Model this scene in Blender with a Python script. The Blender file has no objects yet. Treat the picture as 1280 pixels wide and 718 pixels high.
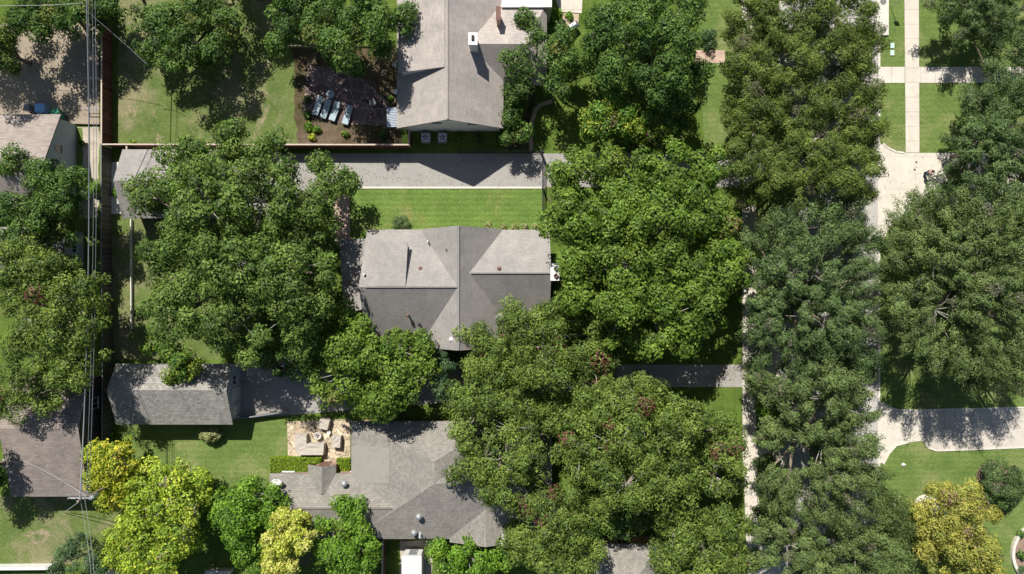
import bpy, bmesh, math, random
import numpy as np
from mathutils import Vector, Matrix

R = math.radians
C = bpy.context.scene.collection
sc = bpy.context.scene
rnd = random.Random(11)
rng = np.random.default_rng(7)

# ---------------------------------------------------------------- camera, sky, sun, exposure
CAMZ = 72.0                       # the drone hovers 72 m above the lots
cam_d = bpy.data.cameras.new('camera')
cam_d.sensor_width = 36.0
cam_d.lens = 24.3
cam_d.clip_start = 1.0
cam_d.clip_end = 3000.0
cam = bpy.data.objects.new('camera', cam_d)
cam.location = (0, 0, CAMZ)
C.objects.link(cam)
sc.camera = cam

SUN = Vector((-0.30, 0.78, 1.0)).normalized()     # direction towards the sun
elev = math.asin(SUN.z)
w = bpy.data.worlds.new('World')
sc.world = w
w.use_nodes = True
wn = w.node_tree
sky = wn.nodes.new('ShaderNodeTexSky')
sky.sky_type = 'NISHITA'
sky.sun_disc = False
sky.sun_elevation = elev
sky.sun_rotation = math.atan2(SUN.x, SUN.y)
wn.links.new(sky.outputs[0], wn.nodes['Background'].inputs[0])
wn.nodes['Background'].inputs[1].default_value = 0.058
sl = bpy.data.lights.new('sun', 'SUN')
sl.energy = 5.0
sl.angle = R(0.5)
sl.color = (1.0, 0.955, 0.88)
so = bpy.data.objects.new('sun', sl)
so.rotation_euler = SUN.to_track_quat('Z', 'Y').to_euler()
so.location = (-20, 50, 65)
C.objects.link(so)
sc.view_settings.view_transform = 'Standard'
sc.view_settings.look = 'None'
sc.view_settings.gamma = 1.0
sc.view_settings.exposure = 0.5
sc.cycles.use_denoising = True
sc.cycles.max_bounces = 6
sc.cycles.diffuse_bounces = 3
sc.cycles.transmission_bounces = 3
sc.cycles.transparent_max_bounces = 4
sc.cycles.sample_clamp_indirect = 4.0

# ---------------------------------------------------------------- measuring
def P(px, py, z=0.0):             # a spot measured on the survey photo, at its own height above ground
    k = (1 - z / CAMZ) / 12.0
    return ((px - 640) * k, (359 - py) * k, z)
def S(px, z=0.0): return px / 12.0 * (1 - z / CAMZ)

# ---------------------------------------------------------------- materials
MATS = {}
def base_mat(name, rough=0.9):
    m = bpy.data.materials.new(name); m.use_nodes = True
    nt = m.node_tree; b = nt.nodes['Principled BSDF']
    b.inputs['Roughness'].default_value = rough
    b.inputs['Specular IOR Level'].default_value = 0.25
    MATS[name] = m
    return m, nt, b
def N(nt, t, **kw):
    n = nt.nodes.new(t)
    for k, v in kw.items(): setattr(n, k, v)
    return n
def ramp(nt, fac, stops):
    r = N(nt, 'ShaderNodeValToRGB')
    e = r.color_ramp.elements
    while len(e) < len(stops): e.new(0.5)
    for i, (p, c) in enumerate(stops):
        e[i].position = p; e[i].color = (*c, 1)
    nt.links.new(fac, r.inputs[0])
    return r.outputs[0]
def noise(nt, vec, scale, detail=5, rough=0.6, dist=0.0):
    n = N(nt, 'ShaderNodeTexNoise')
    n.inputs['Scale'].default_value = scale; n.inputs['Detail'].default_value = detail
    n.inputs['Roughness'].default_value = rough; n.inputs['Distortion'].default_value = dist
    nt.links.new(vec, n.inputs['Vector'])
    return n.outputs['Fac']
def mix(nt, fac, a, b, mode='MIX'):
    m = N(nt, 'ShaderNodeMix', data_type='RGBA', blend_type=mode)
    if isinstance(fac, float): m.inputs[0].default_value = fac
    else: nt.links.new(fac, m.inputs[0])
    for s, v in ((6, a), (7, b)):
        if isinstance(v, tuple): m.inputs[s].default_value = (*v, 1)
        else: nt.links.new(v, m.inputs[s])
    return m.outputs[2]
def bump(nt, b, h, strength=0.4, dist=0.05):
    n = N(nt, 'ShaderNodeBump')
    n.inputs['Strength'].default_value = strength; n.inputs['Distance'].default_value = dist
    nt.links.new(h, n.inputs['Height']); nt.links.new(n.outputs[0], b.inputs['Normal'])
def pos(nt):
    return N(nt, 'ShaderNodeNewGeometry').outputs['Position']
def objco(nt):
    return N(nt, 'ShaderNodeTexCoord').outputs['Object']

def plain(name, col, rough=0.8, var=0.2, scale=3.0, metal=0.0, fine=20.0, world=False):
    m, nt, b = base_mat(name, rough)
    v = pos(nt) if world else objco(nt)
    lo = tuple(c * (1 - var) for c in col); hi = tuple(min(1, c * (1 + var)) for c in col)
    c1 = ramp(nt, noise(nt, v, scale), [(0.3, lo), (0.7, hi)])
    c2 = mix(nt, 0.25, c1, ramp(nt, noise(nt, v, fine, 3), [(0.35, lo), (0.65, hi)]))
    nt.links.new(c2, b.inputs['Base Color'])
    b.inputs['Metallic'].default_value = metal
    bump(nt, b, noise(nt, v, fine, 3), 0.2, 0.02)
    return m

def grass(name, g1, g2, dry, dry_at=0.6, stripes=0.0, soil=None, soil_at=0.75, speck=1.0):
    m, nt, b = base_mat(name, 1.0)
    b.inputs['Specular IOR Level'].default_value = 0.05
    v = pos(nt)
    c = ramp(nt, noise(nt, v, 0.5, 7, 0.65), [(0.3, g1), (0.7, g2)])
    d = ramp(nt, noise(nt, v, 0.22, 8, 0.7, 0.6), [(dry_at - 0.05, (0, 0, 0)), (dry_at + 0.14, (1, 1, 1))])
    c = mix(nt, d, c, dry)
    if stripes:
        wv = N(nt, 'ShaderNodeTexWave', wave_type='BANDS', bands_direction='Y')
        wv.inputs['Scale'].default_value = 0.55; wv.inputs['Distortion'].default_value = 0.8
        wv.inputs['Detail'].default_value = 1.0
        nt.links.new(v, wv.inputs[0])
        c = mix(nt, stripes, c, ramp(nt, wv.outputs['Fac'], [(0.3, (0.72, 0.75, 0.7)), (0.7, (1.2, 1.15, 1.1))]), 'MULTIPLY')
    if soil:
        s = ramp(nt, noise(nt, v, 0.33, 9, 0.75, 1.0), [(soil_at - 0.03, (0, 0, 0)), (soil_at + 0.06, (1, 1, 1))])
        c = mix(nt, s, c, soil)
    f = noise(nt, v, 4.5, 4, 0.8)
    c = mix(nt, 0.65 * speck, c, ramp(nt, f, [(0.3, (0.5, 0.52, 0.45)), (0.7, (1.5, 1.5, 1.4))]), 'MULTIPLY')
    f2 = noise(nt, v, 14, 2, 0.8)
    c = mix(nt, 0.5 * speck, c, ramp(nt, f2, [(0.3, (0.5, 0.5, 0.5)), (0.7, (1.5, 1.5, 1.5))]), 'MULTIPLY')
    nt.links.new(c, b.inputs['Base Color'])
    bump(nt, b, f2, 0.8, 0.08)
    return m

def concrete(name, col, var=0.12, stain=(0.7, 0.68, 0.62), joints=None, cracks=0.0, aggregate=0.3, faint=0.9):
    m, nt, b = base_mat(name, 0.9)
    v = pos(nt)
    lo = tuple(c * (1 - var) for c in col); hi = tuple(min(1, c * (1 + var)) for c in col)
    c = ramp(nt, noise(nt, v, 0.35, 9, 0.7, 0.4), [(0.3, lo), (0.72, hi)])
    st = ramp(nt, noise(nt, v, 0.9, 8, 0.75, 1.5), [(0.5, (1, 1, 1)), (0.75, stain)])
    c = mix(nt, 0.8, c, st, 'MULTIPLY')
    if joints:
        jx, jy = joints
        bt = N(nt, 'ShaderNodeTexBrick'); bt.offset = 0.0
        bt.inputs['Scale'].default_value = 1.0
        bt.inputs['Brick Width'].default_value = jx; bt.inputs['Row Height'].default_value = jy
        bt.inputs['Mortar Size'].default_value = 0.035
        bt.inputs['Color1'].default_value = (1, 1, 1, 1); bt.inputs['Color2'].default_value = (0.93, 0.93, 0.94, 1)
        bt.inputs['Mortar'].default_value = (0.55, 0.52, 0.48, 1)
        nt.links.new(v, bt.inputs[0])
        c = mix(nt, faint, c, bt.outputs[0], 'MULTIPLY')
    if cracks:
        vo = N(nt, 'ShaderNodeTexVoronoi', feature='DISTANCE_TO_EDGE')
        vo.inputs['Scale'].default_value = 0.22
        nv = N(nt, 'ShaderNodeTexNoise'); nv.inputs['Scale'].default_value = 0.9
        nt.links.new(v, nv.inputs['Vector'])
        ad = N(nt, 'ShaderNodeVectorMath', operation='ADD')
        nt.links.new(v, ad.inputs[0]); nt.links.new(nv.outputs['Color'], ad.inputs[1])
        nt.links.new(ad.outputs[0], vo.inputs['Vector'])
        k = ramp(nt, vo.outputs['Distance'], [(0.0, (0.6, 0.58, 0.55)), (0.02, (1, 1, 1))])
        c = mix(nt, cracks, c, k, 'MULTIPLY')
    f = noise(nt, v, 18, 3, 0.8)
    c = mix(nt, aggregate, c, ramp(nt, f, [(0.3, (0.6, 0.6, 0.6)), (0.7, (1.4, 1.4, 1.4))]), 'MULTIPLY')
    nt.links.new(c, b.inputs['Base Color'])
    bump(nt, b, f, 0.3, 0.01)
    return m

def shingle(name, col, var=0.25, bw=0.42, bh=0.2, mortar=0.55, streak=0.35):
    m, nt, b = base_mat(name, 0.95)
    uv = N(nt, 'ShaderNodeUVMap').outputs[0]
    v = pos(nt)
    bt = N(nt, 'ShaderNodeTexBrick')
    bt.inputs['Scale'].default_value = 1.0
    bt.inputs['Brick Width'].default_value = bw; bt.inputs['Row Height'].default_value = bh
    bt.inputs['Mortar Size'].default_value = 0.022; bt.inputs['Mortar Smooth'].default_value = 0.4
    bt.inputs['Color1'].default_value = tuple(c * (1 + var) for c in col) + (1,)
    bt.inputs['Color2'].default_value = tuple(c * (1 - var) for c in col) + (1,)
    bt.inputs['Mortar'].default_value = tuple(c * mortar for c in col) + (1,)
    nt.links.new(uv, bt.inputs[0])
    c = bt.outputs[0]
    mp = N(nt, 'ShaderNodeMapping'); mp.inputs['Scale'].default_value = (1.0, 0.25, 1.0)
    nt.links.new(uv, mp.inputs[0])
    c = mix(nt, streak, c, ramp(nt, noise(nt, mp.outputs[0], 0.8, 7, 0.7), [(0.3, (0.62, 0.62, 0.63)), (0.7, (1.3, 1.28, 1.25))]), 'MULTIPLY')
    c = mix(nt, 0.5, c, ramp(nt, noise(nt, v, 0.3, 7, 0.7, 0.8), [(0.3, (0.68, 0.69, 0.71)), (0.7, (1.22, 1.2, 1.16))]), 'MULTIPLY')
    f = noise(nt, v, 11, 3, 0.85)
    c = mix(nt, 0.45, c, ramp(nt, f, [(0.3, (0.6, 0.6, 0.6)), (0.7, (1.4, 1.4, 1.4))]), 'MULTIPLY')
    nt.links.new(c, b.inputs['Base Color'])
    bump(nt, b, bt.outputs['Fac'], -0.5, 0.02)
    return m

def flagstone(name, c1, c2, gap, scale=1.6):
    m, nt, b = base_mat(name, 0.9)
    v = pos(nt)
    nd = N(nt, 'ShaderNodeTexNoise'); nd.inputs['Scale'].default_value = 1.3; nt.links.new(v, nd.inputs['Vector'])
    av = N(nt, 'ShaderNodeVectorMath', operation='ADD'); nt.links.new(v, av.inputs[0]); nt.links.new(nd.outputs['Color'], av.inputs[1]); v = av.outputs[0]
    vo = N(nt, 'ShaderNodeTexVoronoi'); vo.inputs['Scale'].default_value = scale
    ve = N(nt, 'ShaderNodeTexVoronoi', feature='DISTANCE_TO_EDGE'); ve.inputs['Scale'].default_value = scale
    nt.links.new(v, vo.inputs['Vector']); nt.links.new(v, ve.inputs['Vector'])
    sx = N(nt, 'ShaderNodeSeparateColor'); nt.links.new(vo.outputs['Color'], sx.inputs[0])
    c = ramp(nt, sx.outputs[0], [(0.0, c1), (1.0, c2)])
    c = mix(nt, 0.5, c, ramp(nt, noise(nt, v, 4, 5, 0.7), [(0.3, (0.6, 0.6, 0.6)), (0.7, (1.35, 1.35, 1.35))]), 'MULTIPLY')
    e = ramp(nt, ve.outputs['Distance'], [(0.03, (1, 1, 1)), (0.07, (0, 0, 0))])
    c = mix(nt, e, c, gap)
    nt.links.new(c, b.inputs['Base Color'])
    bump(nt, b, ve.outputs['Distance'], 0.3, 0.02)
    return m

def brickm(name, c1, c2, mortar, bw=0.25, bh=0.1, use_uv=False):
    m, nt, b = base_mat(name, 0.9)
    v = pos(nt)
    bt = N(nt, 'ShaderNodeTexBrick'); bt.inputs['Scale'].default_value = 1.0
    bt.inputs['Brick Width'].default_value = bw; bt.inputs['Row Height'].default_value = bh
    bt.inputs['Mortar Size'].default_value = 0.012
    bt.inputs['Color1'].default_value = (*c1, 1); bt.inputs['Color2'].default_value = (*c2, 1); bt.inputs['Mortar'].default_value = (*mortar, 1)
    if use_uv:                                           # bricks on upright walls: run x+y along, z up
        s = N(nt, 'ShaderNodeSeparateXYZ'); nt.links.new(v, s.inputs[0])
        a = N(nt, 'ShaderNodeMath', operation='ADD'); nt.links.new(s.outputs[0], a.inputs[0]); nt.links.new(s.outputs[1], a.inputs[1])
        cb = N(nt, 'ShaderNodeCombineXYZ'); nt.links.new(a.outputs[0], cb.inputs[0]); nt.links.new(s.outputs[2], cb.inputs[1])
        nt.links.new(cb.outputs[0], bt.inputs[0])
    else: nt.links.new(v, bt.inputs[0])
    c = mix(nt, 0.5, bt.outputs[0], ramp(nt, noise(nt, v, 1.5, 5), [(0.3, (0.7, 0.7, 0.7)), (0.7, (1.25, 1.25, 1.25))]), 'MULTIPLY')
    nt.links.new(c, b.inputs['Base Color'])
    return m

def planks(name, col, step=0.15, var=0.3):
    m, nt, b = base_mat(name, 0.85)
    v = pos(nt)
    s = N(nt, 'ShaderNodeSeparateXYZ'); nt.links.new(v, s.inputs[0])
    a = N(nt, 'ShaderNodeMath', operation='ADD'); nt.links.new(s.outputs[0], a.inputs[0]); nt.links.new(s.outputs[1], a.inputs[1])
    d = N(nt, 'ShaderNodeMath', operation='DIVIDE'); nt.links.new(a.outputs[0], d.inputs[0]); d.inputs[1].default_value = step
    fl = N(nt, 'ShaderNodeMath', operation='FLOOR'); nt.links.new(d.outputs[0], fl.inputs[0])
    wn_ = N(nt, 'ShaderNodeTexWhiteNoise', noise_dimensions='1D'); nt.links.new(fl.outputs[0], wn_.inputs['W'])
    lo = tuple(c * (1 - var) for c in col); hi = tuple(c * (1 + var) for c in col)
    c = ramp(nt, wn_.outputs['Value'], [(0, lo), (1, hi)])
    fr = N(nt, 'ShaderNodeMath', operation='FRACT'); nt.links.new(d.outputs[0], fr.inputs[0])
    g = ramp(nt, fr.outputs[0], [(0.0, (0.2, 0.2, 0.2)), (0.08, (1, 1, 1))])
    c = mix(nt, 0.9, c, g, 'MULTIPLY')
    c = mix(nt, 0.4, c, ramp(nt, noise(nt, v, 6, 4), [(0.3, (0.6, 0.6, 0.6)), (0.7, (1.4, 1.4, 1.4))]), 'MULTIPLY')
    nt.links.new(c, b.inputs['Base Color'])
    return m

# leaf material: the leaf's own colour is stored per leaf
m, nt, b = base_mat('leaf', 0.6)
at = N(nt, 'ShaderNodeAttribute', attribute_name='leaf_color')
b.inputs['Specular IOR Level'].default_value = 0.3
nt.links.new(at.outputs['Color'], b.inputs['Base Color'])
tr = N(nt, 'ShaderNodeBsdfTranslucent')
br = mix(nt, 1.0, at.outputs['Color'], (1.25, 1.5, 0.55), 'MULTIPLY')
nt.links.new(br, tr.inputs[0])
ms = N(nt, 'ShaderNodeMixShader'); ms.inputs[0].default_value = 0.28
nt.links.new(b.outputs[0], ms.inputs[1]); nt.links.new(tr.outputs[0], ms.inputs[2])
nt.links.new(ms.outputs[0], nt.nodes['Material Output'].inputs[0])

grass('lawn_green', (0.09, 0.15, 0.035), (0.155, 0.235, 0.06), (0.23, 0.22, 0.09), 0.57, stripes=0.3)
grass('lawn_park', (0.095, 0.15, 0.04), (0.155, 0.215, 0.065), (0.23, 0.24, 0.11), 0.56, stripes=0.2)
grass('lawn_dry', (0.08, 0.125, 0.035), (0.145, 0.185, 0.06), (0.25, 0.22, 0.14), 0.53, soil=(0.30, 0.24, 0.17), soil_at=0.6)
grass('lawn_shade', (0.06, 0.105, 0.02), (0.13, 0.19, 0.04), (0.15, 0.16, 0.06), 0.62, soil=(0.15, 0.12, 0.08), soil_at=0.62)
grass('bed', (0.05, 0.05, 0.02), (0.11, 0.08, 0.05), (0.16, 0.12, 0.09), 0.5, soil=(0.2, 0.15, 0.12), soil_at=0.6)
concrete('sidewalk', (0.56, 0.51, 0.44), 0.09, joints=(40.0, 1.52), faint=.6)
concrete('sidewalk_h', (0.57, 0.52, 0.46), 0.09, joints=(1.52, 40.0), faint=.6)
concrete('apron', (0.56, 0.52, 0.45), 0.08, joints=(6.0, 3.4), aggregate=0.2, faint=.35)
concrete('drive_pale', (0.50, 0.46, 0.40), 0.12, joints=(9, 9), cracks=0.25)
concrete('drive_grey', (0.31, 0.295, 0.275), 0.1, joints=(6.5, 1.62), cracks=0.15, faint=.22)
concrete('street', (0.40, 0.385, 0.36), 0.12, joints=(4.9, 5.5), cracks=0.2, faint=.5)
concrete('yard_pad', (0.30, 0.25, 0.19), 0.14, joints=(5.5, 5.0), cracks=0.3, faint=.3)
concrete('pad_white', (0.55, 0.55, 0.5), 0.1)
concrete('kerb', (0.58, 0.55, 0.48), 0.08)
concrete('membrane', (0.25, 0.238, 0.21), 0.06, aggregate=0.12)
concrete('gravel', (0.42, 0.37, 0.3), 0.3, stain=(0.6, 0.6, 0.5), aggregate=0.9)
shingle('shingle_main', (0.28, 0.265, 0.25), 0.08, 0.4, 0.17, 0.85)
shingle('shingle_north', (0.37, 0.335, 0.31), 0.09, 0.4, 0.17, 0.85)
shingle('shingle_tile', (0.25, 0.235, 0.212), 0.15, 0.3, 0.2, 0.66)
shingle('shingle_grey', (0.27, 0.26, 0.24), 0.2, 0.34, 0.24, 0.6)
shingle('shingle_brown', (0.235, 0.2, 0.18), 0.15, 0.45, 0.2, 0.7)
shingle('shingle_shed', (0.30, 0.26, 0.235), 0.15, 0.45, 0.2, 0.7)
flagstone('flag_tan', (0.40, 0.31, 0.22), (0.62, 0.52, 0.38), (0.22, 0.19, 0.12), 1.7)
flagstone('flag_red', (0.10, 0.07, 0.065), (0.19, 0.13, 0.12), (0.25, 0.2, 0.17), 0.8)
brickm('brick_walk', (0.42, 0.27, 0.2), (0.52, 0.36, 0.28), (0.4, 0.35, 0.3))
brickm('paver_tan', (0.42, 0.33, 0.22), (0.5, 0.4, 0.3), (0.3, 0.25, 0.2), 0.5, 0.25)
brickm('brick_wall', (0.33, 0.16, 0.11), (0.40, 0.22, 0.16), (0.4, 0.36, 0.32), use_uv=True)
planks('fence_wood', (0.12, 0.055, 0.04))
planks('fence_grey', (0.11, 0.095, 0.085))
planks('siding', (0.58, 0.60, 0.60), 0.6, 0.05)
plain('cap_wood', (0.50, 0.40, 0.34), 0.8, 0.15)
plain('white_paint', (0.6, 0.6, 0.58), 0.6, 0.12)
plain('pale_wall', (0.72, 0.76, 0.74), 0.7, 0.08)
plain('blue_wall', (0.40, 0.47, 0.52), 0.7, 0.08)
plain('dark_metal', (0.05, 0.05, 0.055), 0.5, 0.2)
plain('grey_metal', (0.35, 0.37, 0.38), 0.4, 0.1, metal=0.4)
plain('bright_metal', (0.62, 0.68, 0.74), 0.35, 0.08, metal=0.3)
plain('wire', (0.2, 0.22, 0.24), 0.45, 0.1, metal=0.3)
plain('wire_pale', (0.38, 0.38, 0.39), 0.5, 0.1)
plain('rust', (0.17, 0.095, 0.075), 0.8, 0.3)
plain('green_plastic', (0.04, 0.22, 0.12), 0.45, 0.1)
plain('blue_plastic', (0.25, 0.45, 0.75), 0.45, 0.1)
plain('navy', (0.03, 0.06, 0.22), 0.5, 0.2)
plain('grey_plastic', (0.2, 0.21, 0.22), 0.5, 0.1)
plain('rubber', (0.03, 0.03, 0.03), 0.8, 0.1)
plain('cover_cloth', (0.42, 0.38, 0.33), 0.9, 0.08, 2.0)
plain('lounger_cloth', (0.34, 0.42, 0.45), 0.8, 0.12, 4.0)
plain('bark', (0.20, 0.16, 0.125), 0.95, 0.3, 2.0)
plain('bark_pale', (0.30, 0.28, 0.25), 0.95, 0.25, 2.0)
plain('pole_wood', (0.25, 0.2, 0.15), 0.9, 0.25)
plain('stone_wall', (0.5, 0.46, 0.4), 0.9, 0.15, 1.0)
plain('mulch', (0.24, 0.17, 0.13), 1.0, 0.3, 2.0)
plain('skin', (0.45, 0.28, 0.2), 0.6, 0.05)
plain('shirt', (0.36, 0.24, 0.23), 0.9, 0.1)
plain('jeans', (0.03, 0.045, 0.08), 0.9, 0.15)
plain('hair', (0.02, 0.015, 0.012), 0.7, 0.2)
plain('sign_blue', (0.35, 0.42, 0.5), 0.4, 0.1)
plain('teal_lid', (0.42, 0.62, 0.55), 0.6, 0.1)
plain('iron_lid', (0.17, 0.165, 0.16), 0.8, 0.15, 5.0)
m, nt, b = base_mat('glass', 0.1)
b.inputs['Base Color'].default_value = (0.03, 0.04, 0.05, 1); b.inputs['Specular IOR Level'].default_value = 0.6

# ---------------------------------------------------------------- object helpers
def tag(o, label=None, cat=None, group=None, kind=None):
    if label: o['label'] = label
    if cat: o['category'] = cat
    if group: o['group'] = group
    if kind: o['kind'] = kind
    return o
def link(name, me, mat, parent=None):
    o = bpy.data.objects.new(name, me)
    C.objects.link(o)
    if mat:
        me.materials.clear(); me.materials.append(MATS[mat])
    if parent is not None: o.parent = parent
    return o
def thing(name, loc, label, cat, group=None, rz=0.0):
    o = bpy.data.objects.new(name, None); C.objects.link(o)
    o.location = loc; o.rotation_euler = (0, 0, rz)
    o.empty_display_size = 0.2
    return tag(o, label, cat, group)
def copy_thing(o, loc, rz=None, label=None):
    def cp(x, par):
        c = x.copy(); C.objects.link(c); c.parent = par
        for ch in list(x.children): cp(ch, c)
        return c
    c = cp(o, None); c.location = loc
    if rz is not None: c.rotation_euler = (0, 0, rz)
    if label: c['label'] = label
    return c

class MB:
    """collects shapes and links them as one mesh object; origin o is subtracted so children sit under their thing"""
    def __init__(s, o=(0, 0, 0)):
        s.v = []; s.f = []; s.uv = []; s.o = Vector(o); s.smooth = False
    def add(s, vs, fs, uvs=None):
        n = len(s.v)
        s.v += [tuple(Vector(v) - s.o) for v in vs]
        for i, f in enumerate(fs):
            s.f.append([n + k for k in f])
            s.uv.append(uvs[i] if uvs else None)
        return s
    def box(s, x0, x1, y0, y1, z0, z1):
        vs = [(x, y, z) for z in (z0, z1) for y in (y0, y1) for x in (x0, x1)]
        return s.add(vs, [(0, 2, 3, 1), (4, 5, 7, 6), (0, 1, 5, 4), (2, 6, 7, 3), (0, 4, 6, 2), (1, 3, 7, 5)])
    def cbox(s, c, d, rz=0.0, taper=1.0):
        cx, cy, cz = c; ca, sa = math.cos(rz), math.sin(rz)
        vs = []
        for k, z in enumerate((-0.5, 0.5)):
            t = 1.0 if k == 0 else taper
            for y in (-0.5, 0.5):
                for x in (-0.5, 0.5):
                    a, b_ = x * d[0] * t, y * d[1] * t
                    vs.append((cx + a * ca - b_ * sa, cy + a * sa + b_ * ca, cz + z * d[2]))
        return s.add(vs, [(0, 2, 3, 1), (4, 5, 7, 6), (0, 1, 5, 4), (2, 6, 7, 3), (0, 4, 6, 2), (1, 3, 7, 5)])
    def poly(s, pts, z0, z1):
        a = sum(pts[i][0] * pts[(i + 1) % len(pts)][1] - pts[(i + 1) % len(pts)][0] * pts[i][1] for i in range(len(pts)))
        if a < 0: pts = pts[::-1]
        n = len(pts)
        vs = [(p[0], p[1], z0) for p in pts] + [(p[0], p[1], z1) for p in pts]
        fs = [tuple(range(n, 2 * n)), tuple(range(n - 1, -1, -1))] + [(i, (i + 1) % n, n + (i + 1) % n, n + i) for i in range(n)]
        return s.add(vs, fs)
    def cyl(s, c, r, z0, z1, n=16, r2=None):
        r2 = r if r2 is None else r2
        vs = [(c[0] + r * math.cos(2 * math.pi * i / n), c[1] + r * math.sin(2 * math.pi * i / n), z0) for i in range(n)]
        vs += [(c[0] + r2 * math.cos(2 * math.pi * i / n), c[1] + r2 * math.sin(2 * math.pi * i / n), z1) for i in range(n)]
        return s.add(vs, [tuple(range(n, 2 * n)), tuple(range(n - 1, -1, -1))] + [(i, (i + 1) % n, n + (i + 1) % n, n + i) for i in range(n)])
    def lathe(s, c, prof, n=16, sx=1.0, sy=1.0):
        vs = []; fs = []
        for (r, z) in prof:
            for i in range(n):
                vs.append((c[0] + sx * r * math.cos(2 * math.pi * i / n), c[1] + sy * r * math.sin(2 * math.pi * i / n), c[2] + z))
        for k in range(len(prof) - 1):
            for i in range(n):
                a, b_ = k * n + i, k * n + (i + 1) % n
                fs.append((a, b_, b_ + n, a + n))
        fs.append(tuple(range(n - 1, -1, -1))); fs.append(tuple(range((len(prof) - 1) * n, len(prof) * n)))
        return s.add(vs, fs)
    def tube(s, pts, rads, n=6):
        pts = [Vector(p) for p in pts]
        if not hasattr(rads, '__len__'): rads = [rads] * len(pts)
        vs = []; fs = []
        for i, p in enumerate(pts):
            d = (pts[min(i + 1, len(pts) - 1)] - pts[max(i - 1, 0)]).normalized()
            a = d.cross(Vector((0, 0, 1)) if abs(d.z) < 0.9 else Vector((1, 0, 0))).normalized(); b_ = d.cross(a)
            for k in range(n):
                t = 2 * math.pi * k / n
                vs.append(p + (a * math.cos(t) + b_ * math.sin(t)) * rads[i])
        for i in range(len(pts) - 1):
            for k in range(n):
                q, r_ = i * n + k, i * n + (k + 1) % n
                fs.append((q, r_, r_ + n, q + n))
        fs.append(tuple(range(n - 1, -1, -1))); fs.append(tuple(range((len(pts) - 1) * n, len(pts) * n)))
        return s.add(vs, fs)
    def build(s, name, mat, parent=None, smooth=False, bevel=0.0):
        me = bpy.data.meshes.new(name)
        me.from_pydata(s.v, [], s.f)
        if any(u for u in s.uv):
            ul = me.uv_layers.new(name='UVMap')
            for p, u in zip(me.polygons, s.uv):
                if u:
                    for li, q in zip(p.loop_indices, u): ul.data[li].uv = q
        if smooth:
            me.polygons.foreach_set('use_smooth', [True] * len(me.polygons))
        me.update()
        o = link(name, me, mat, parent)
        if bevel:
            md = o.modifiers.new('bevel', 'BEVEL'); md.width = bevel; md.segments = 2; md.limit_method = 'ANGLE'
        return o

def struct(name, mb, mat): return tag(mb.build(name, mat), kind='structure')
def sheet_px(name, pts, mat, z, structure=True):
    """a ground surface given by its measured outline, z = level of its top"""
    q = [P(x, y, 0)[:2] for x, y in pts]
    mb = MB(); mb.poly(q, -0.05, z)
    return tag(mb.build(name, mat), kind='structure')
def wavy(pts, amp=4.0, step=14.0, seed=0):
    r_ = random.Random(seed); out = []
    for i in range(len(pts)):
        a, b_ = pts[i], pts[(i + 1) % len(pts)]
        n = max(1, int(math.hypot(b_[0] - a[0], b_[1] - a[1]) / step))
        for k in range(n):
            t = k / n
            out.append((a[0] + (b_[0] - a[0]) * t + r_.uniform(-amp, amp), a[1] + (b_[1] - a[1]) * t + r_.uniform(-amp, amp)))
    return out

# ---------------------------------------------------------------- the ground
g = MB(); g.add([(-900, -900, 0), (900, -900, 0), (900, 900, 0), (-900, 900, 0)], [(0, 1, 2, 3)])
struct('ground', g, 'lawn_shade')
L = 0.004
sheet_px('lawn', [(438, 237), (681, 237), (681, 300), (438, 300)], 'lawn_green', L * 2)
sheet_px('lawn', [(1098, -40), (1320, -40), (1320, 760), (1098, 760)], 'lawn_park', L)
sheet_px('lawn', [(945, -40), (975, -40), (975, 760), (945, 760)], 'lawn_park', L)
sheet_px('lawn', [(870, -40), (928, -40), (928, 186), (880, 186)], 'lawn_park', L)
sheet_px('lawn', [(147, -40), (380, -40), (380, 184), (147, 184)], 'lawn_dry', L)
sheet_px('lawn', [(138, 272), (275, 272), (275, 450), (138, 450)], 'lawn_dry', L)
sheet_px('lawn', [(-60, 620), (150, 620), (150, 705), (-60, 705)], 'lawn_dry', L)
sheet_px('lawn', [(150, 525), (359, 525), (359, 620), (150, 640)], 'lawn_park', L)
sheet_px('garden_bed', wavy([(365, 60), (500, 60), (500, 184), (372, 184)], 3, 12, 3), 'bed', L * 2)
sheet_px('garden_bed', wavy([(632, 105), (668, 105), (664, 186), (632, 186)], 1.5, 12, 4), 'bed', L * 2)
sheet_px('yard_pavement', [(-80, 30), (124, 30), (124, 156), (88, 156), (-80, 156)], 'yard_pad', 0.05)
sheet_px('alley_strip', wavy([(-60 + 150, 158), (124, 158), (124, 272), (100, 272)], 1.5, 10, 5), 'gravel', L)
sheet_px('grass_verge', wavy([(86, 160), (104, 160), (103, 250), (88, 250)], 1.5, 8, 6), 'lawn_park', L * 2)
sheet_px('driveway', [(355, 192), (966, 192), (966, 234), (440, 234), (408, 242), (372, 262), (340, 274), (265, 274), (265, 215)], 'drive_grey', 0.02)
sheet_px('driveway_edge', [(438, 233.6), (681, 233.6), (681, 236), (438, 236)], 'kerb', 0.06)
sheet_px('driveway', [(296, 452), (400, 452), (790, 456), (975, 456), (975, 484), (790, 484), (400, 516), (296, 524)], 'drive_grey', 0.02)
sheet_px('sidewalk', [(927, -40), (944, -40), (945, 360), (945, 560), (955, 760), (936, 760), (928, 560), (928, 360)], 'sidewalk', 0.05)
sheet_px('footpath', [(870, 63), (906, 63), (906, 79), (868, 79)], 'brick_walk', 0.03)
sheet_px('footpath', [(944.5, 557), (975, 557), (975, 576), (945.5, 576)], 'sidewalk_h', 0.046)
sheet_px('footpath', [(415, 238), (437, 246), (438, 300), (418, 310)], 'brick_walk', 0.03)
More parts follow.
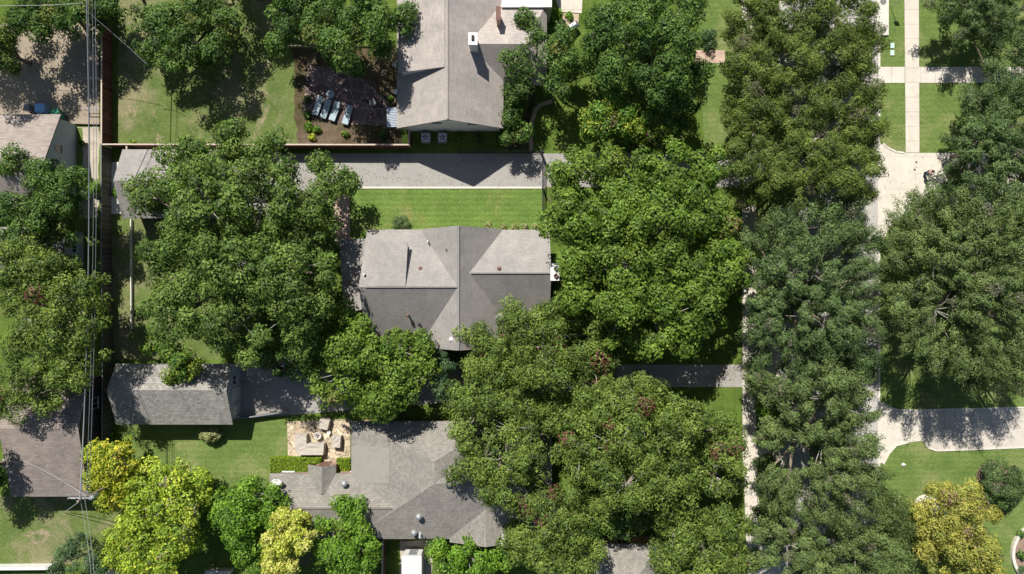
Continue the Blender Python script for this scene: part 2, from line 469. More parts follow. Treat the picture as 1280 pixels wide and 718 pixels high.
sheet_px('driveway_apron', [(945.2, 425), (975, 415), (975, 500), (945.2, 492)], 'apron', 0.044)
sheet_px('driveway_apron', [(944.8, 190), (975, 182), (975, 246), (944.8, 238)], 'apron', 0.044)
sheet_px('driveway_apron', [(945.5, 668), (975, 660), (975, 735), (947, 728)], 'apron', 0.044)
# street: a sunk concrete roadway with kerbs either side
sheet_px('street', [(975, -300), (1097, -300), (1097, 1000), (975, 1000)], 'street', 0.012)
for x0, x1, segs in ((973.5, 975.5, ((-300, 182), (246, 415), (500, 557), (576, 660), (735, 1000))), (1097, 1099.5, ((-300, 186), (300, 505), (580, 1000)))):
    for y0, y1 in segs:
        mb = MB(); mb.poly([P(x0, y0)[:2], P(x1, y0)[:2], P(x1, y1)[:2], P(x0, y1)[:2]], -0.05, 0.14); struct('kerb', mb, 'kerb')
# right hand pavement, aprons, drives
sheet_px('sidewalk', [(1130, -40), (1148, -40), (1149, 191), (1132, 191)], 'sidewalk', 0.05)
sheet_px('footpath', [(1097, 84), (1130.5, 84), (1130.5, 104), (1097, 104)], 'sidewalk_h', 0.048)
sheet_px('footpath', [(1148.3, 84), (1290, 84), (1290, 104), (1148.6, 104)], 'sidewalk_h', 0.048)
def arc(cx, cy, r, a0, a1, n=8): return [(cx + r * math.cos(R(a0 + (a1 - a0) * i / n)), cy + r * math.sin(R(a0 + (a1 - a0) * i / n))) for i in range(n + 1)]
ap1 = [(1097, 180)] + [(1104, 180), (1108, 184), (1113, 187), (1120, 190), (1130, 191.5), (1300, 191.5), (1300, 262), (1150, 262), (1135, 264), (1122, 272), (1110, 284), (1104, 300), (1097, 300)]
sheet_px('driveway_apron', ap1, 'apron', 0.045)
sheet_px('driveway_apron', [(1097, 503), (1104, 503), (1110, 509), (1124, 513), (1153, 513), (1153, 551), (1135, 553), (1120, 557), (1111, 567), (1106, 578), (1097, 580)], 'apron', 0.045)
dr = [(1153.2, 512), (1300, 509), (1300, 558), (1200, 562), (1170, 563), (1160, 560), (1156, 553), (1153.2, 550)]
sheet_px('driveway', dr, 'drive_pale', 0.045)
def edging(name, pts, mat, wpx=1.6, h=0.1, closed=False):
    mb = MB(); q = [Vector(P(x, y)[:2]) for x, y in pts]; wd = wpx / 12
    for a, b_ in zip(q[:-1], q[1:]):
        d = (b_ - a).normalized(); n = Vector((-d.y, d.x)) * wd / 2
        a2, b2 = a - d * 0.01, b_ + d * 0.01
        mb.poly([tuple(a2 - n), tuple(b2 - n), tuple(b2 + n), tuple(a2 + n)], -0.03, h)
    return struct(name, mb, mat)
edging('driveway_edge', [(1153.2, 550), (1156, 553), (1160, 560), (1170, 563.5), (1200, 562.5), (1300, 558.5)], 'kerb')
edging('driveway_edge', [(1104, 503), (1110, 509), (1124, 512.5), (1153, 512.5), (1300, 509)], 'kerb')
edging('driveway_edge', [(1104, 180), (1108, 184), (1113, 187), (1120, 190), (1130, 191.5)], 'kerb', 2.2)
edging('driveway_edge', [(1104, 300), (1110, 284), (1122, 272), (1135, 264)], 'kerb')
edging('driveway_edge', [(1104, 580), (1111, 567), (1120, 557), (1135, 553)], 'kerb')
# patios and pads
sheet_px('patio', [(359, 527), (438, 524), (438, 592), (419, 592), (400, 583), (360, 575)], 'flag_tan', 0.04)
sheet_px('patio', [(385, 82), (440, 88), (486, 128), (486, 158), (432, 156), (378, 142)], 'flag_red', 0.03)
sheet_px('patio', [(139, 203), (153, 203), (153, 268), (139, 268)], 'pad_white', 0.1)
sheet_px('patio', [(684, -30), (730, -30), (727, 17), (700, 15)], 'sidewalk', 0.05)
sheet_px('patio', [(699, 16), (724, 18), (722, 36), (698, 30)], 'paver_tan', 0.03)
sheet_px('dirt_strip', wavy([(500, 676), (540, 676), (540, 740), (500, 740)], 1, 10, 9), 'gravel', L * 2)
mb = MB()
pth = [(664, 188), (663, 170), (665, 152), (669, 138), (676, 131), (690, 127)]
for a, b_ in zip(pth[:-1], pth[1:]):
    p, q = Vector(P(*a)[:2]), Vector(P(*b_)[:2]); d = (q - p).normalized(); n = Vector((-d.y, d.x)) * 0.2
    mb.poly([tuple(p - n - d * .02), tuple(q - n + d * .02), tuple(q + n + d * .02), tuple(p + n - d * .02)], -0.02, 0.03 + 0.001 * pth.index(a))
struct('garden_path', mb, 'brick_walk')
# mulch rings
def disc(name, px, py, r, mat, z=0.03, sx=1.0):
    mb = MB(); c = P(px, py); mb.lathe((c[0], c[1], -0.02), [(r, 0), (r, z + 0.01), (r * 0.96, z + 0.02)], 28, sx); return struct(name, mb, mat)
disc('mulch_ring', 1241, 598, 1.75, 'mulch'); disc('mulch_ring', 1157, 634, 1.3, 'kerb', 0.06)
disc('mulch_ring', 1302, 692, 2.9, 'mulch', 0.05)

# ---------------------------------------------------------------- buildings
def slab(mb, tops, t=0.14):
    """a roof sheet: tops = list of polygons (3D points, upward winding); thickness t; UVs run along the eave and up the slope"""
    vid = {}; vs = []
    def vi(p):
        k = tuple(round(c, 4) for c in p)
        if k not in vid: vid[k] = len(vs); vs.append(p)
        return vid[k]
    idx = [[vi(p) for p in poly] for poly in tops]
    n = len(vs); fs = []; uvs = []
    ed = {}
    for f in idx:
        p = [Vector(vs[i]) for i in f]
        nn = Vector((0, 0, 0))
        for i in range(len(p)): nn += p[i].cross(p[(i + 1) % len(p)])
        if nn.z < 0: f.reverse(); p.reverse(); nn = -nn
        nn.normalize()
        u = Vector((0, 0, 1)).cross(nn)
        u = u.normalized() if u.length > 1e-4 else Vector((1, 0, 0))
        v = nn.cross(u)
        fs.append(tuple(f)); uvs.append([(q.dot(u), q.dot(v)) for q in p])
        fs.append(tuple(i + n for i in reversed(f))); uvs.append([(0, 0)] * len(f))
        for i in range(len(f)):
            a, b_ = f[i], f[(i + 1) % len(f)]
            ed[(a, b_)] = 1
    for (a, b_) in list(ed):
        if (b_, a) not in ed:
            fs.append((a, a + n, b_ + n, b_)); uvs.append([(0, 0)] * 4)
    mb.add(vs + [(p[0], p[1], p[2] - t) for p in vs], fs, uvs)

def wing(rf, wl, x0, x1, y0, y1, ze, zr, axis='y', ridge=None, hip=(0, 0), oh=0.45, ridge_b=None, zw=0.0):
    """one gabled or hipped wing. axis = direction of the ridge; rf, wl = MBs for roof and walls; hip = run of the hip at each end"""
    if axis == 'y':
        rx = (x0 + x1) / 2 if ridge is None else ridge
        a, b_ = (rx, y0 + hip[0], zr), (rx, y1 - hip[1], zr)
        c = [(x0, y0, ze), (x1, y0, ze), (x1, y1, ze), (x0, y1, ze)]
        tops = [[c[0], a, b_, c[3]], [c[1], c[2], b_, a]]
        if hip[0]: tops.append([c[0], c[1], a])
        if hip[1]: tops.append([c[2], c[3], b_])
        slab(rf, tops)
        if wl is None: return
        sl_ = (zr - ze) / (rx - x0)
        i = oh; ztop = ze + sl_ * i - 0.17
        p = [(x0 + i, zw), (x1 - i, zw), (x1 - i, ze + (zr - ze) / (x1 - rx) * i - 0.17), (rx, zr - 0.19), (x0 + i, ztop)]
        if hip[0] or hip[1]: p = [(x0 + i, zw), (x1 - i, zw), (x1 - i, ze + .03), (x0 + i, ze + .03)]
        ya, yb = y0 + oh, y1 - oh
        n = len(p)
        vs = [(q[0], ya, q[1]) for q in p] + [(q[0], yb, q[1]) for q in p]
    else:
        ry = (y0 + y1) / 2 if ridge is None else ridge
        a, b_ = (x0 + hip[0], ry, zr), (x1 - hip[1], ry, zr)
        c = [(x0, y0, ze), (x1, y0, ze), (x1, y1, ze), (x0, y1, ze)]
        tops = [[c[0], c[1], b_, a], [c[2], c[3], a, b_]]
        if hip[0]: tops.append([c[3], c[0], a])
        if hip[1]: tops.append([c[1], c[2], b_])
        slab(rf, tops)
        if wl is None: return
        i = oh
        p = [(y0 + i, zw), (y1 - i, zw), (y1 - i, ze + (zr - ze) / (y1 - ry) * i - 0.17), (ry, zr - 0.19), (y0 + i, ze + (zr - ze) / (ry - y0) * i - 0.17)]
        if hip[0] or hip[1]: p = [(y0 + i, zw), (y1 - i, zw), (y1 - i, ze + .03), (y0 + i, ze + .03)]
        n = len(p)
        vs = [(x0 + oh, q[0], q[1]) for q in p] + [(x1 - oh, q[0], q[1]) for q in p]
    fs = [tuple(range(n)), tuple(range(2 * n - 1, n - 1, -1))] + [((i + 1) % n, i, n + i, n + (i + 1) % n) for i in range(n)]
    wl.add(vs, fs)

def ridge_cap(parent, o, segs, mat, wd=0.14):
    mb = MB(o)
    for a, b_ in segs: mb.tube([a, b_], wd, 6)
    return mb.build('ridge_cap', mat, parent)

def window(parent, o, c, wid, hei, face, fm='white_paint'):
    """face: outward direction 'x+','x-','y+','y-'"""
    x, y, z = c
    d = {'x+': (1, 0), 'x-': (-1, 0), 'y+': (0, 1), 'y-': (0, -1)}[face]
    f = MB(o); t = 0.06; fw = 0.07
    def bar(u0, u1, z0, z1, dep):
        if d[0]: f_.box(x + min(0, d[0] * dep), x + max(0, d[0] * dep), y + u0, y + u1, z + z0, z + z1)
        else: f_.box(x + u0, x + u1, y + min(0, d[1] * dep), y + max(0, d[1] * dep), z + z0, z + z1)
    f_ = f
    bar(-wid / 2, wid / 2, -hei / 2, -hei / 2 + fw, t); bar(-wid / 2, wid / 2, hei / 2 - fw, hei / 2, t)
    bar(-wid / 2, -wid / 2 + fw, -hei / 2 + fw, hei / 2 - fw, t); bar(wid / 2 - fw, wid / 2, -hei / 2 + fw, hei / 2 - fw, t)
    bar(-fw / 2, fw / 2, -hei / 2 + fw, hei / 2 - fw, t * 0.8)
    w_ = f.build('window', fm, parent)
    f_ = MB(o); bar(-wid / 2 + fw, wid / 2 - fw, -hei / 2 + fw, hei / 2 - fw, 0.02)
    f_.build('pane', 'glass', w_)
    f_ = MB(o)
    bar(-wid / 2 - .05, wid / 2 + .05, -hei / 2 - 0.06, -hei / 2 - .003, 0.12)
    f_.build('sill', fm, w_)
def door(parent, o, c, face, mat='white_paint', wid=1.0, hei=2.05):
    x, y, z = c
    d = {'x+': (1, 0), 'x-': (-1, 0), 'y+': (0, 1), 'y-': (0, -1)}[face]
    mb = MB(o)
    if d[0]: mb.box(min(x, x + d[0] * .05), max(x, x + d[0] * .05), y - wid / 2, y + wid / 2, z, z + hei)
    else: mb.box(x - wid / 2, x + wid / 2, min(y, y + d[1] * .05), max(y, y + d[1] * .05), z, z + hei)
    dd = mb.build('door', mat, parent)
    h = MB(o); h.cbox((x + d[0] * .09 + (0 if d[0] else wid * .38), y + d[1] * .09 + (wid * .38 if d[0] else 0), z + 1.0), (.07, .07, .07)); h.build('handle', 'grey_metal', dd)
def vent(parent, o, p, r=0.09, h=0.4, mat='grey_metal', name='vent_pipe', cap=False):
    mb = MB(o); mb.cyl(p, r, p[2] - 0.4, p[2] + h, 12)
    if cap: mb.lathe((p[0], p[1], p[2] + h), [(r * 1.6, 0), (r * 1.9, .06), (r * 1.2, .2), (0.02, .26)], 12)
    return mb.build(name, mat, parent)

# --- the main house in the middle
o = (-5.0, 0, 0)
hs = thing('house', o, 'brick house with grey cross gabled shingle roof behind the striped green lawn', 'house')
rf, wl = MB(o), MB(o)
zr0 = 6.9
wing(rf, wl, *(P(459, 0, 3.0)[0], -5.02), -5.75, 5.74, 3.0, zr0 - .08, 'x')
wing(rf, wl, -9.15, -0.92, -6.0, 5.77, 3.0, zr0, 'y', ridge=-5.03)
wing(rf, wl, -5.0, 3.75, -3.1, 5.72, 3.0, 6.0, 'x', ridge=1.33)
wing(rf, wl, -3.8, -0.45, -4.25, -2.0, 2.98, 3.75, 'x', hip=(0, 1.1))
roof = rf.build('roof', 'shingle_main', hs)
wl.build('wall', 'brick_wall', hs)
ridge_cap(hs, o, [((P(456, 0, 6.8)[0] + .1, 0, zr0 - .12), (-5.1, 0, zr0 - .12)), ((-5.03, -5.95, zr0 - .04), (-5.03, 5.7, zr0 - .04)), ((-3.9, 1.33, 5.95), (3.7, 1.33, 5.95))], 'shingle_main', 0.11)
# long shed dormer on the west wing
dx0, dx1 = P(473, 0, 6)[0], P(508.5, 0, 6)[0]
dm = MB(o)
slab(dm, [[(dx0, 0.1, zr0 - 0.02), (dx0, 4.35, 5.35), (dx1, 4.35, 5.35), (dx1, 0.1, zr0 - 0.02)]], 0.12)
dmo = dm.build('dormer', 'shingle_main', hs)
dw = MB(o)
dw.add([(dx0 + .15, .3, 6.3), (dx0 + .15, 4.1, 3.9), (dx0 + .15, 4.1, 5.28), (dx0 + .15, .3, 6.72), (dx1 - .15, .3, 6.3), (dx1 - .15, 4.1, 3.9), (dx1 - .15, 4.1, 5.28), (dx1 - .15, .3, 6.72)],
       [(0, 3, 2, 1), (4, 5, 6, 7), (1, 2, 6, 5), (0, 1, 5, 4), (2, 3, 7, 6), (0, 4, 7, 3)])
dw.build('dormer_wall', 'siding', dmo)
for k in range(2): window(hs, o, (dx0 + 0.9 + k * 1.2, 4.1, 4.95), .8, .45, 'y+')
# low porch roof on the west side
pr = MB(o)
pa, pb, pc, pd = P(424, 299, 2.7), P(460, 299, 2.7), P(458, 386, 2.7), P(430, 392, 2.7)
slab(pr, [[pa, pb, (P(456, 0, 3.2)[0], pb[1] - .3, 3.15), (P(456, 0, 3.2)[0], pc[1] + .3, 3.15), pc, pd][:0] or [pa, pd, (pc[0], pc[1], 3.1), (pb[0], pb[1], 3.1)]], .12)
pr.build('porch_roof', 'shingle_brown' if False else 'shingle_main', hs)
for q in (pa, pd):
    mb = MB(o); mb.box(q[0] + .3, q[0] + .45, q[1] + (-.45 if q is pa else .3), q[1] + (-.3 if q is pa else .45), 0, 2.55); mb.build('porch_post', 'white_paint', hs)
# chimney against the east gable
cx0, cx1 = P(689, 0, 7)[0], P(698, 0, 7)[0]; cy0, cy1 = P(0, 350, 7)[1], P(0, 330, 7)[1]
ch = MB(o); ch.box(cx0, cx1, cy0, cy1, 0, 6.85); cho = ch.build('chimney', 'brick_wall', hs)
mb = MB(o); mb.box(cx0 - .08, cx1 + .08, cy0 - .08, cy1 + .08, 6.85, 7.02); mb.build('chimney_crown', 'white_paint', cho)
for k, mt in ((0.27, 'rust'), (0.73, 'grey_plastic')):
    mb = MB(o); yy = cy0 + (cy1 - cy0) * k; mb.lathe(((cx0 + cx1) / 2 + .1, yy, 7.02), [(.24, 0), (.24, .3), (.16, .3), (.16, .1)], 4); mb.build('flue', mt, cho)
for px, py, z, r_, h_, mt, cp in ((535, 302, 4.3, .07, .35, 'white_paint', False), (558, 312, 5.7, .06, .4, 'dark_metal', False), (526, 336, 5.3, .11, .25, 'rust', True), (624, 336, 5.5, .11, .25, 'rust', True),
                             (511, 394, 4.9, .1, .6, 'rust', True), (525, 405, 4.2, .1, .6, 'dark_metal', True), (565, 424, 5.7, .13, .45, 'white_paint', True), (456, 343, 6.0, .1, .5, 'white_paint', False)):
    q = P(px, py, z); vent(hs, o, q, r_, h_, mt, cap=cp)
for x in (-11.5, -7.6): window(hs, o, (x, -5.3 if x < -9 else -5.56, 1.5), 1.3, 1.4, 'y-')
window(hs, o, (-3.0, -5.55, 1.5), 1.3, 1.4, 'y-')
for x in (-11.8, -8.0, -6.4, -3.0, 0.6, 2.3): window(hs, o, (x, 5.34 if x < -9.2 or x > -1 else 5.33, 1.5), 1.1, 1.4, 'y+')
door(hs, o, (-10.0, 5.3, 0), 'y+')
for y in (-1.6, 3.8): window(hs, o, (3.31, y, 1.5), 1.1, 1.4, 'x+')

# --- the house to the north
o = (-6.0, 22, 0)
hn = thing('house', o, 'large gabled house with pinkish grey shingles and white chimney, beside the fenced driveway', 'house')
rf, wl = MB(o), MB(o)
YS = 15.78
wing(rf, wl, -11.45, -0.85, YS, 40, 3.3, 6.9, 'y', ridge=-6.05)
wing(rf, wl, -6.0, P(684, 0, 4)[0], P(0, 101, 3.3)[1], P(0, 2, 3.3)[1], 3.3, 5.6, 'x', hip=(0, 2.0), ridge=P(0, 55, 5.6)[1])
rf.build('roof', 'shingle_north', hn)
wl.build('wall', 'pale_wall', hn)
# raised shed slope over the west side
up = MB(o)
ya = P(0, 91, 5.2)[1]
slab(up, [[(P(498, 0, 5.2)[0], ya, 5.2), (-6.35, ya + .05, 6.8), (-6.35, 40.02, 6.8), (P(498, 0, 5.2)[0], 40.02, 5.2)]], .1)
uo = up.build('upper_roof', 'shingle_north', hn)
uw = MB(o); xw = P(500, 0, 5.2)[0] + .1
uw.add([(xw, ya + .12, 2.9), (-6.5, ya + .12, 6.3), (-6.5, ya + .12, 6.6), (xw, ya + .12, 5.06), (xw, 39, 2.9), (-6.5, 39, 6.3), (-6.5, 39, 6.6), (xw, 39, 5.06)],
       [(0, 1, 2, 3), (4, 7, 6, 5), (0, 3, 7, 4), (1, 5, 6, 2), (0, 4, 5, 1), (3, 2, 6, 7)])
uw.build('gable_wall', 'white_paint', uo)
ridge_cap(hn, o, [((-6.05, YS + .05, 6.86), (-6.05, 40, 6.86))], 'shingle_north', .1)
# gable vents
yv = YS + .45
for x0, x1, z0, z1 in ((-7.9, -7.0, 4.5, 4.9), (-6.9, -5.2, 4.9, 5.55), (-4.4, -3.4, 4.0, 4.45), (-2.7, -1.7, 3.0, 3.3), (-10.0, -9.0, 3.0, 3.3)):
    if z0 == 4.5 or z0 == 4.0: z0 -= 1; z1 -= 1
    mb = MB(o)
    k = z0
    while k < z1 - .05:
        mb.add([(x0, yv, k + .08), (x1, yv, k + .08), (x1, yv - .06, k), (x0, yv - .06, k)], [(0, 3, 2, 1)]); k += .09
    mb.box(x0 - .05, x1 + .05, yv - .03, yv, z0 - .04, z0 - .003); mb.box(x0 - .05, x1 + .05, yv - .07, yv, z1 + .003, z1 + .04)
    mb.build('gable_vent', 'grey_plastic', hn)
mb = MB(o); mb.box(-11.3, -1.0, YS + .01, YS + .05, 3.0, 3.12); mb.build('trim_board', 'white_paint', hn)
# chimney
a, b_ = P(586, 55, 7.6), P(596, 41, 7.6)
mb = MB(o); mb.box(a[0], b_[0], a[1], b_[1], 3, 7.4); co = mb.build('chimney', 'white_paint', hn)
mb = MB(o); mb.box(a[0] - .06, b_[0] + .06, a[1] - .06, b_[1] + .06, 7.4, 7.52); mb.build('chimney_crown', 'white_paint', co)
mb = MB(o); mb.box(a[0] + .25, b_[0] - .25, a[1] + .35, b_[1] - .25, 7.52, 7.66); mb.build('flue', 'rubber', co)
a = P(622, 25, 6.2); mb = MB(o); mb.box(a[0] - .1, a[0] + .25, a[1], a[1] + 1.2, 4, 6.2); c2 = mb.build('chimney', 'brick_wall', hn)
mb = MB(o); mb.box(a[0] - .16, a[0] + .31, a[1] - .06, a[1] + 1.26, 6.2, 6.3); mb.build('chimney_crown', 'rust', c2)
# flat white roof behind
mb = MB(o); a, b_ = P(627, 8, 4.2), P(690, -60, 4.2); mb.box(a[0], b_[0], a[1], b_[1], 0, 4.0); mb.build('flat_roof', 'white_paint', hn)
# corrugated awning over the side door
a, b_ = P(484, 159, 2.5), P(499, 134, 2.7)
mb = MB(o); n = 12
for i in range(n):
    y0_ = a[1] + (b_[1] - a[1]) * i / n; y1_ = a[1] + (b_[1] - a[1]) * (i + .62) / n; y2_ = a[1] + (b_[1] - a[1]) * (i + 1) / n
    mb.add([(a[0], y0_, 2.4), (b_[0] + .4, y0_, 2.85), (b_[0] + .4, y1_, 2.87), (a[0], y1_, 2.42)], [(0, 1, 2, 3)])
    mb.add([(a[0], y1_, 2.33), (b_[0] + .4, y1_, 2.78), (b_[0] + .4, y2_, 2.78), (a[0], y2_, 2.33)], [(0, 1, 2, 3)])
mb.box(a[0] - .03, a[0], a[1], b_[1], 2.26, 2.44)
mb.build('awning', 'bright_metal', hn)
for y in (19.5, 24.0, 29): window(hn, o, (-1.29, y, 1.6), 1.1, 1.4, 'x+'); window(hn, o, (-11.01, y + 1.5, 1.6), 1.1, 1.4, 'x-')
door(hn, o, (-11.0, P(0, 146, 1)[1], 0), 'x-')
for px, py, z in ((494, 82, 3.6), (495, 116, 3.2)): vent(hn, o, P(px, py, z), .13, .3, 'white_paint', cap=True)

# --- the house to the south
o = (-13, -22, 0)
hsn = thing('house', o, 'wide low house with tan tiled shingle roof beside the covered patio furniture', 'house')
rf, wl = MB(o), MB(o)
ze = 3.0
wing(rf, wl, P(337, 0, ze)[0], P(509, 0, 4.6)[0], P(0, 673, ze)[1], P(0, 592, ze)[1], ze, 4.27, 'x', ridge=P(0, 636, 4.27)[1], hip=(2.2, 0.01))
wing(rf, wl, P(439, 0, ze)[0], P(625, 0, ze)[0], P(0, 605, 5.4)[1] - .01, P(0, 527, ze)[1], ze, 5.4, 'y', ridge=P(543, 0, 5.4)[0], hip=(0, 3.4))
wing(rf, wl, P(439, 0, ze)[0], P(690, 0, ze)[0], P(0, 674, ze)[1], P(0, 538, ze)[1], ze - .012, 5.388, 'x', ridge=P(0, 605, 5.4)[1], hip=(P(543, 0, 5.4)[0] - P(439, 0, ze)[0], 3.0))
wing(rf, wl, P(562, 0, ze)[0], P(650, 0, ze)[0], P(0, 678, ze)[1], P(0, 605, ze)[1], ze + .02, 4.3, 'y', ridge=P(607, 0, 4.3)[0])
wing(rf, wl, P(385, 0, ze)[0], P(420, 0, ze)[0], P(0, 615, ze)[1], P(0, 581, ze)[1], ze + .01, 3.95, 'y', ridge=P(402, 0, 4)[0])
rf.build('roof', 'shingle_tile', hsn)
wl.build('wall', 'brick_wall', hsn)
# smooth membrane on the low west slope
zx0, zx1 = P(439, 0, 3.1)[0], P(486, 0, 4.6)[0]
xr, x0_ = P(543, 0, 5.4)[0], P(439, 0, ze)[0]
def zs(x): return 3.0 + 2.4 * (x - x0_) / (xr - x0_) + .025
mb = MB(o); slab(mb, [[(zx0, P(0, 606, 3.1)[1], zs(zx0)), (zx0, P(0, 558, 3.1)[1], zs(zx0)), (zx1, P(0, 562, 4.6)[1], zs(zx1)), (zx1, P(0, 606, 4.6)[1], zs(zx1))]], .03)
mb.build('roof_membrane', 'membrane', hsn)
for px, py, z, mt in ((431, 604, 3.6, 'grey_metal'), (524, 645, 4.2, 'grey_metal'), (518, 665, 3.4, 'grey_metal')):
    vent(hsn, o, P(px, py, z), .17, .3, mt, cap=True)
mb = MB(o); q = P(526, 668, 3.3); mb.tube([q, (q[0], q[1], 4.2), (q[0] + .05, q[1] + .5, 4.3)], .09, 8); mb.build('vent_pipe', 'white_paint', hsn)
mb = MB(o); q = P(562, 605, 5.3)
for a in ((-.3, -.25, -.3, .3), (.25, .3, -.3, .3), (-.25, .25, -.3, -.25), (-.25, .25, .25, .3)): mb.box(q[0] + a[0], q[0] + a[1], q[1] + a[2], q[1] + a[3], 5.0, 5.5)
mb.build('roof_hatch', 'dark_metal', hsn)
a, b_ = P(626, 683, 4.3), P(645, 671, 4.3)
mb = MB(o); mb.box(a[0], b_[0], a[1], b_[1], 0, 4.2); co = mb.build('chimney', 'white_paint', hsn)
mb = MB(o); mb.box(a[0] + .2, b_[0] - .15, a[1] + .1, (a[1] + b_[1]) / 2, 4.2, 4.32); mb.build('flue', 'grey_metal', co)
ridge_cap(hsn, o, [((P(366, 0, 4.3)[0], P(0, 636, 4.27)[1], 4.23), (P(490, 0, 4.3)[0], P(0, 636, 4.27)[1], 4.23))], 'shingle_tile', .1)
for x in (-23, -16): window(hsn, o, (x, P(0, 592, ze)[1] - .45, 1.5), 1.2, 1.2, 'y+')
door(hsn, o, (-20.0 + .8, P(0, 581, ze)[1] - .45, 0), 'y+', 'rust')
window(hsn, o, (P(439, 0, ze)[0] + .45, P(0, 560, ze)[1], 1.5), 1.6, 1.3, 'x-')
# satellite dish on the roof edge
q = P(347, 602, 3.9)
ds = MB(o); ds.lathe((q[0], q[1], 4.1), [(0.02, 0), (.25, .04), (.5, .17), (.48, .2), (.24, .08), (.02, .04)], 20, 1.0, .72)
dso = ds.build('satellite_dish', 'white_paint', hsn, smooth=True)
mb = MB(o); mb.tube([(q[0], q[1], 3.0), (q[0], q[1], 4.12)], .04); mb.tube([(q[0], q[1], 4.1), (q[0] - .02, q[1] + .55, 4.45)], .025); mb.cbox((q[0] - .02, q[1] + .58, 4.47), (.12, .12, .1)); mb.build('dish_arm', 'grey_metal', dso)

# --- garage south west
def gable_house(name, label, cat, px0, px1, py0, py1, ze, zr, rmat, wmat, axis='x', ridge_py=None, ridge_px=None, hip=(0, 0), oh=.35):
    x0, x1 = P(px0, 0, ze)[0], P(px1, 0, ze)[0]; y0, y1 = P(0, py1, ze)[1], P(0, py0, ze)[1]
    o = ((x0 + x1) / 2, (y0 + y1) / 2, 0)
    t = thing(name, o, label, cat)
    rf, wl = MB(o), MB(o)
    rg = None
    if ridge_py: rg = P(0, ridge_py, zr)[1]
    if ridge_px: rg = P(ridge_px, 0, zr)[0]
    wing(rf, wl, x0, x1, y0, y1, ze, zr, axis, ridge=rg, hip=hip, oh=oh)
    rf.build('roof', rmat, t); wl.build('wall', wmat, t)
    return t, o, (x0, x1, y0, y1)
t, o, bb = gable_house('garage', 'grey shingled garage with blue grey end wall above the round yellow bush', 'garage', 145, 291, 455, 531, 2.8, 4.4, 'shingle_grey', 'blue_wall', ridge_py=488)
door(t, o, (bb[1] - .35, bb[2] + 1.2, 0), 'x+'); window(t, o, (bb[1] - .35, bb[3] - 1.8, 1.6), 1.0, 1.0, 'x+')
mb = MB(o); mb.box(bb[1] - .33, bb[1] - .3, bb[2] + 2.2, bb[3] - 2.6, .02, 2.2); mb.build('garage_door', 'white_paint', t)
mb = MB(o); mb.tube([(bb[1] - .25, bb[2] + .45, 2.6), (bb[1] - .25, bb[2] + .45, .1)], .05); mb.build('downspout', 'white_paint', t)
t, o, bb = gable_house('garage', 'grey garage roof half under the big tree, beside the white slab', 'garage', 153, 272, 187, 273, 2.7, 4.3, 'shingle_main', 'siding', ridge_py=226)
window(t, o, (-33, bb[2] + .35, 1.5), 1, 1, 'y-'); mb = MB(o); mb.box(bb[1] - .33, bb[1] - .3, bb[2] + 1.2, bb[3] - 1.2, .02, 2.2); mb.build('garage_door', 'white_paint', t)
t, o, bb = gable_house('house', 'brown roofed house at the corner under the overhead power lines', 'house', 14, 111, 470, 621, 3.1, 4.8, 'shingle_brown', 'fence_grey', ridge_py=536)
window(t, o, (bb[1] - .35, bb[2] + 3, 1.6), 1.1, 1.1, 'x+'); window(t, o, (bb[1] - .35, bb[3] - 3, 1.6), 1.1, 1.1, 'x+'); door(t, o, (bb[0] + 4, bb[2] + .35, 0), 'y-')
t, o, bb = gable_house('house', 'tan shingled house with pale gable wall behind the wheeled bins', 'house', -90, 76, 143, 262, 3.0, 5.6, 'shingle_shed', 'blue_wall', ridge_py=204)
window(t, o, (bb[1] - .35, P(0, 186, 2.6)[1], 2.9), .7, 1.0, 'x+', 'grey_metal'); window(t, o, (bb[1] - .35, P(0, 225, 2)[1], 1.6), 1, 1, 'x+')
t, o, bb = gable_house('shed', 'shed with blue grey side wall showing between the dense trees', 'shed', -20, 86, 284, 336, 3.0, 3.9, 'shingle_grey', 'bright_metal')
window(t, o, (bb[1] - .35, (bb[2] + bb[3]) / 2, 1.6), .8, .8, 'x+')
t, o, bb = gable_house('house', 'dark grey hipped roof almost hidden under the big trees by the sidewalk', 'house', 728, 832, 680, 790, 3.0, 4.9, 'shingle_tile', 'brick_wall', axis='y', hip=(3, 3.5))
window(t, o, ((bb[0] + bb[1]) / 2, bb[3] - .35, 1.5), 1.1, 1.2, 'y+')
t, o, bb = gable_house('canopy', 'small white roofed canopy beyond the south house eave', 'canopy', 502, 527, 695, 740, 2.4, 2.6, 'white_paint', 'white_paint', axis='y', oh=.1)
door(t, o, ((bb[0] + bb[1]) / 2, bb[3] - .1, 0), 'y+', 'grey_metal', .8, 2.0)

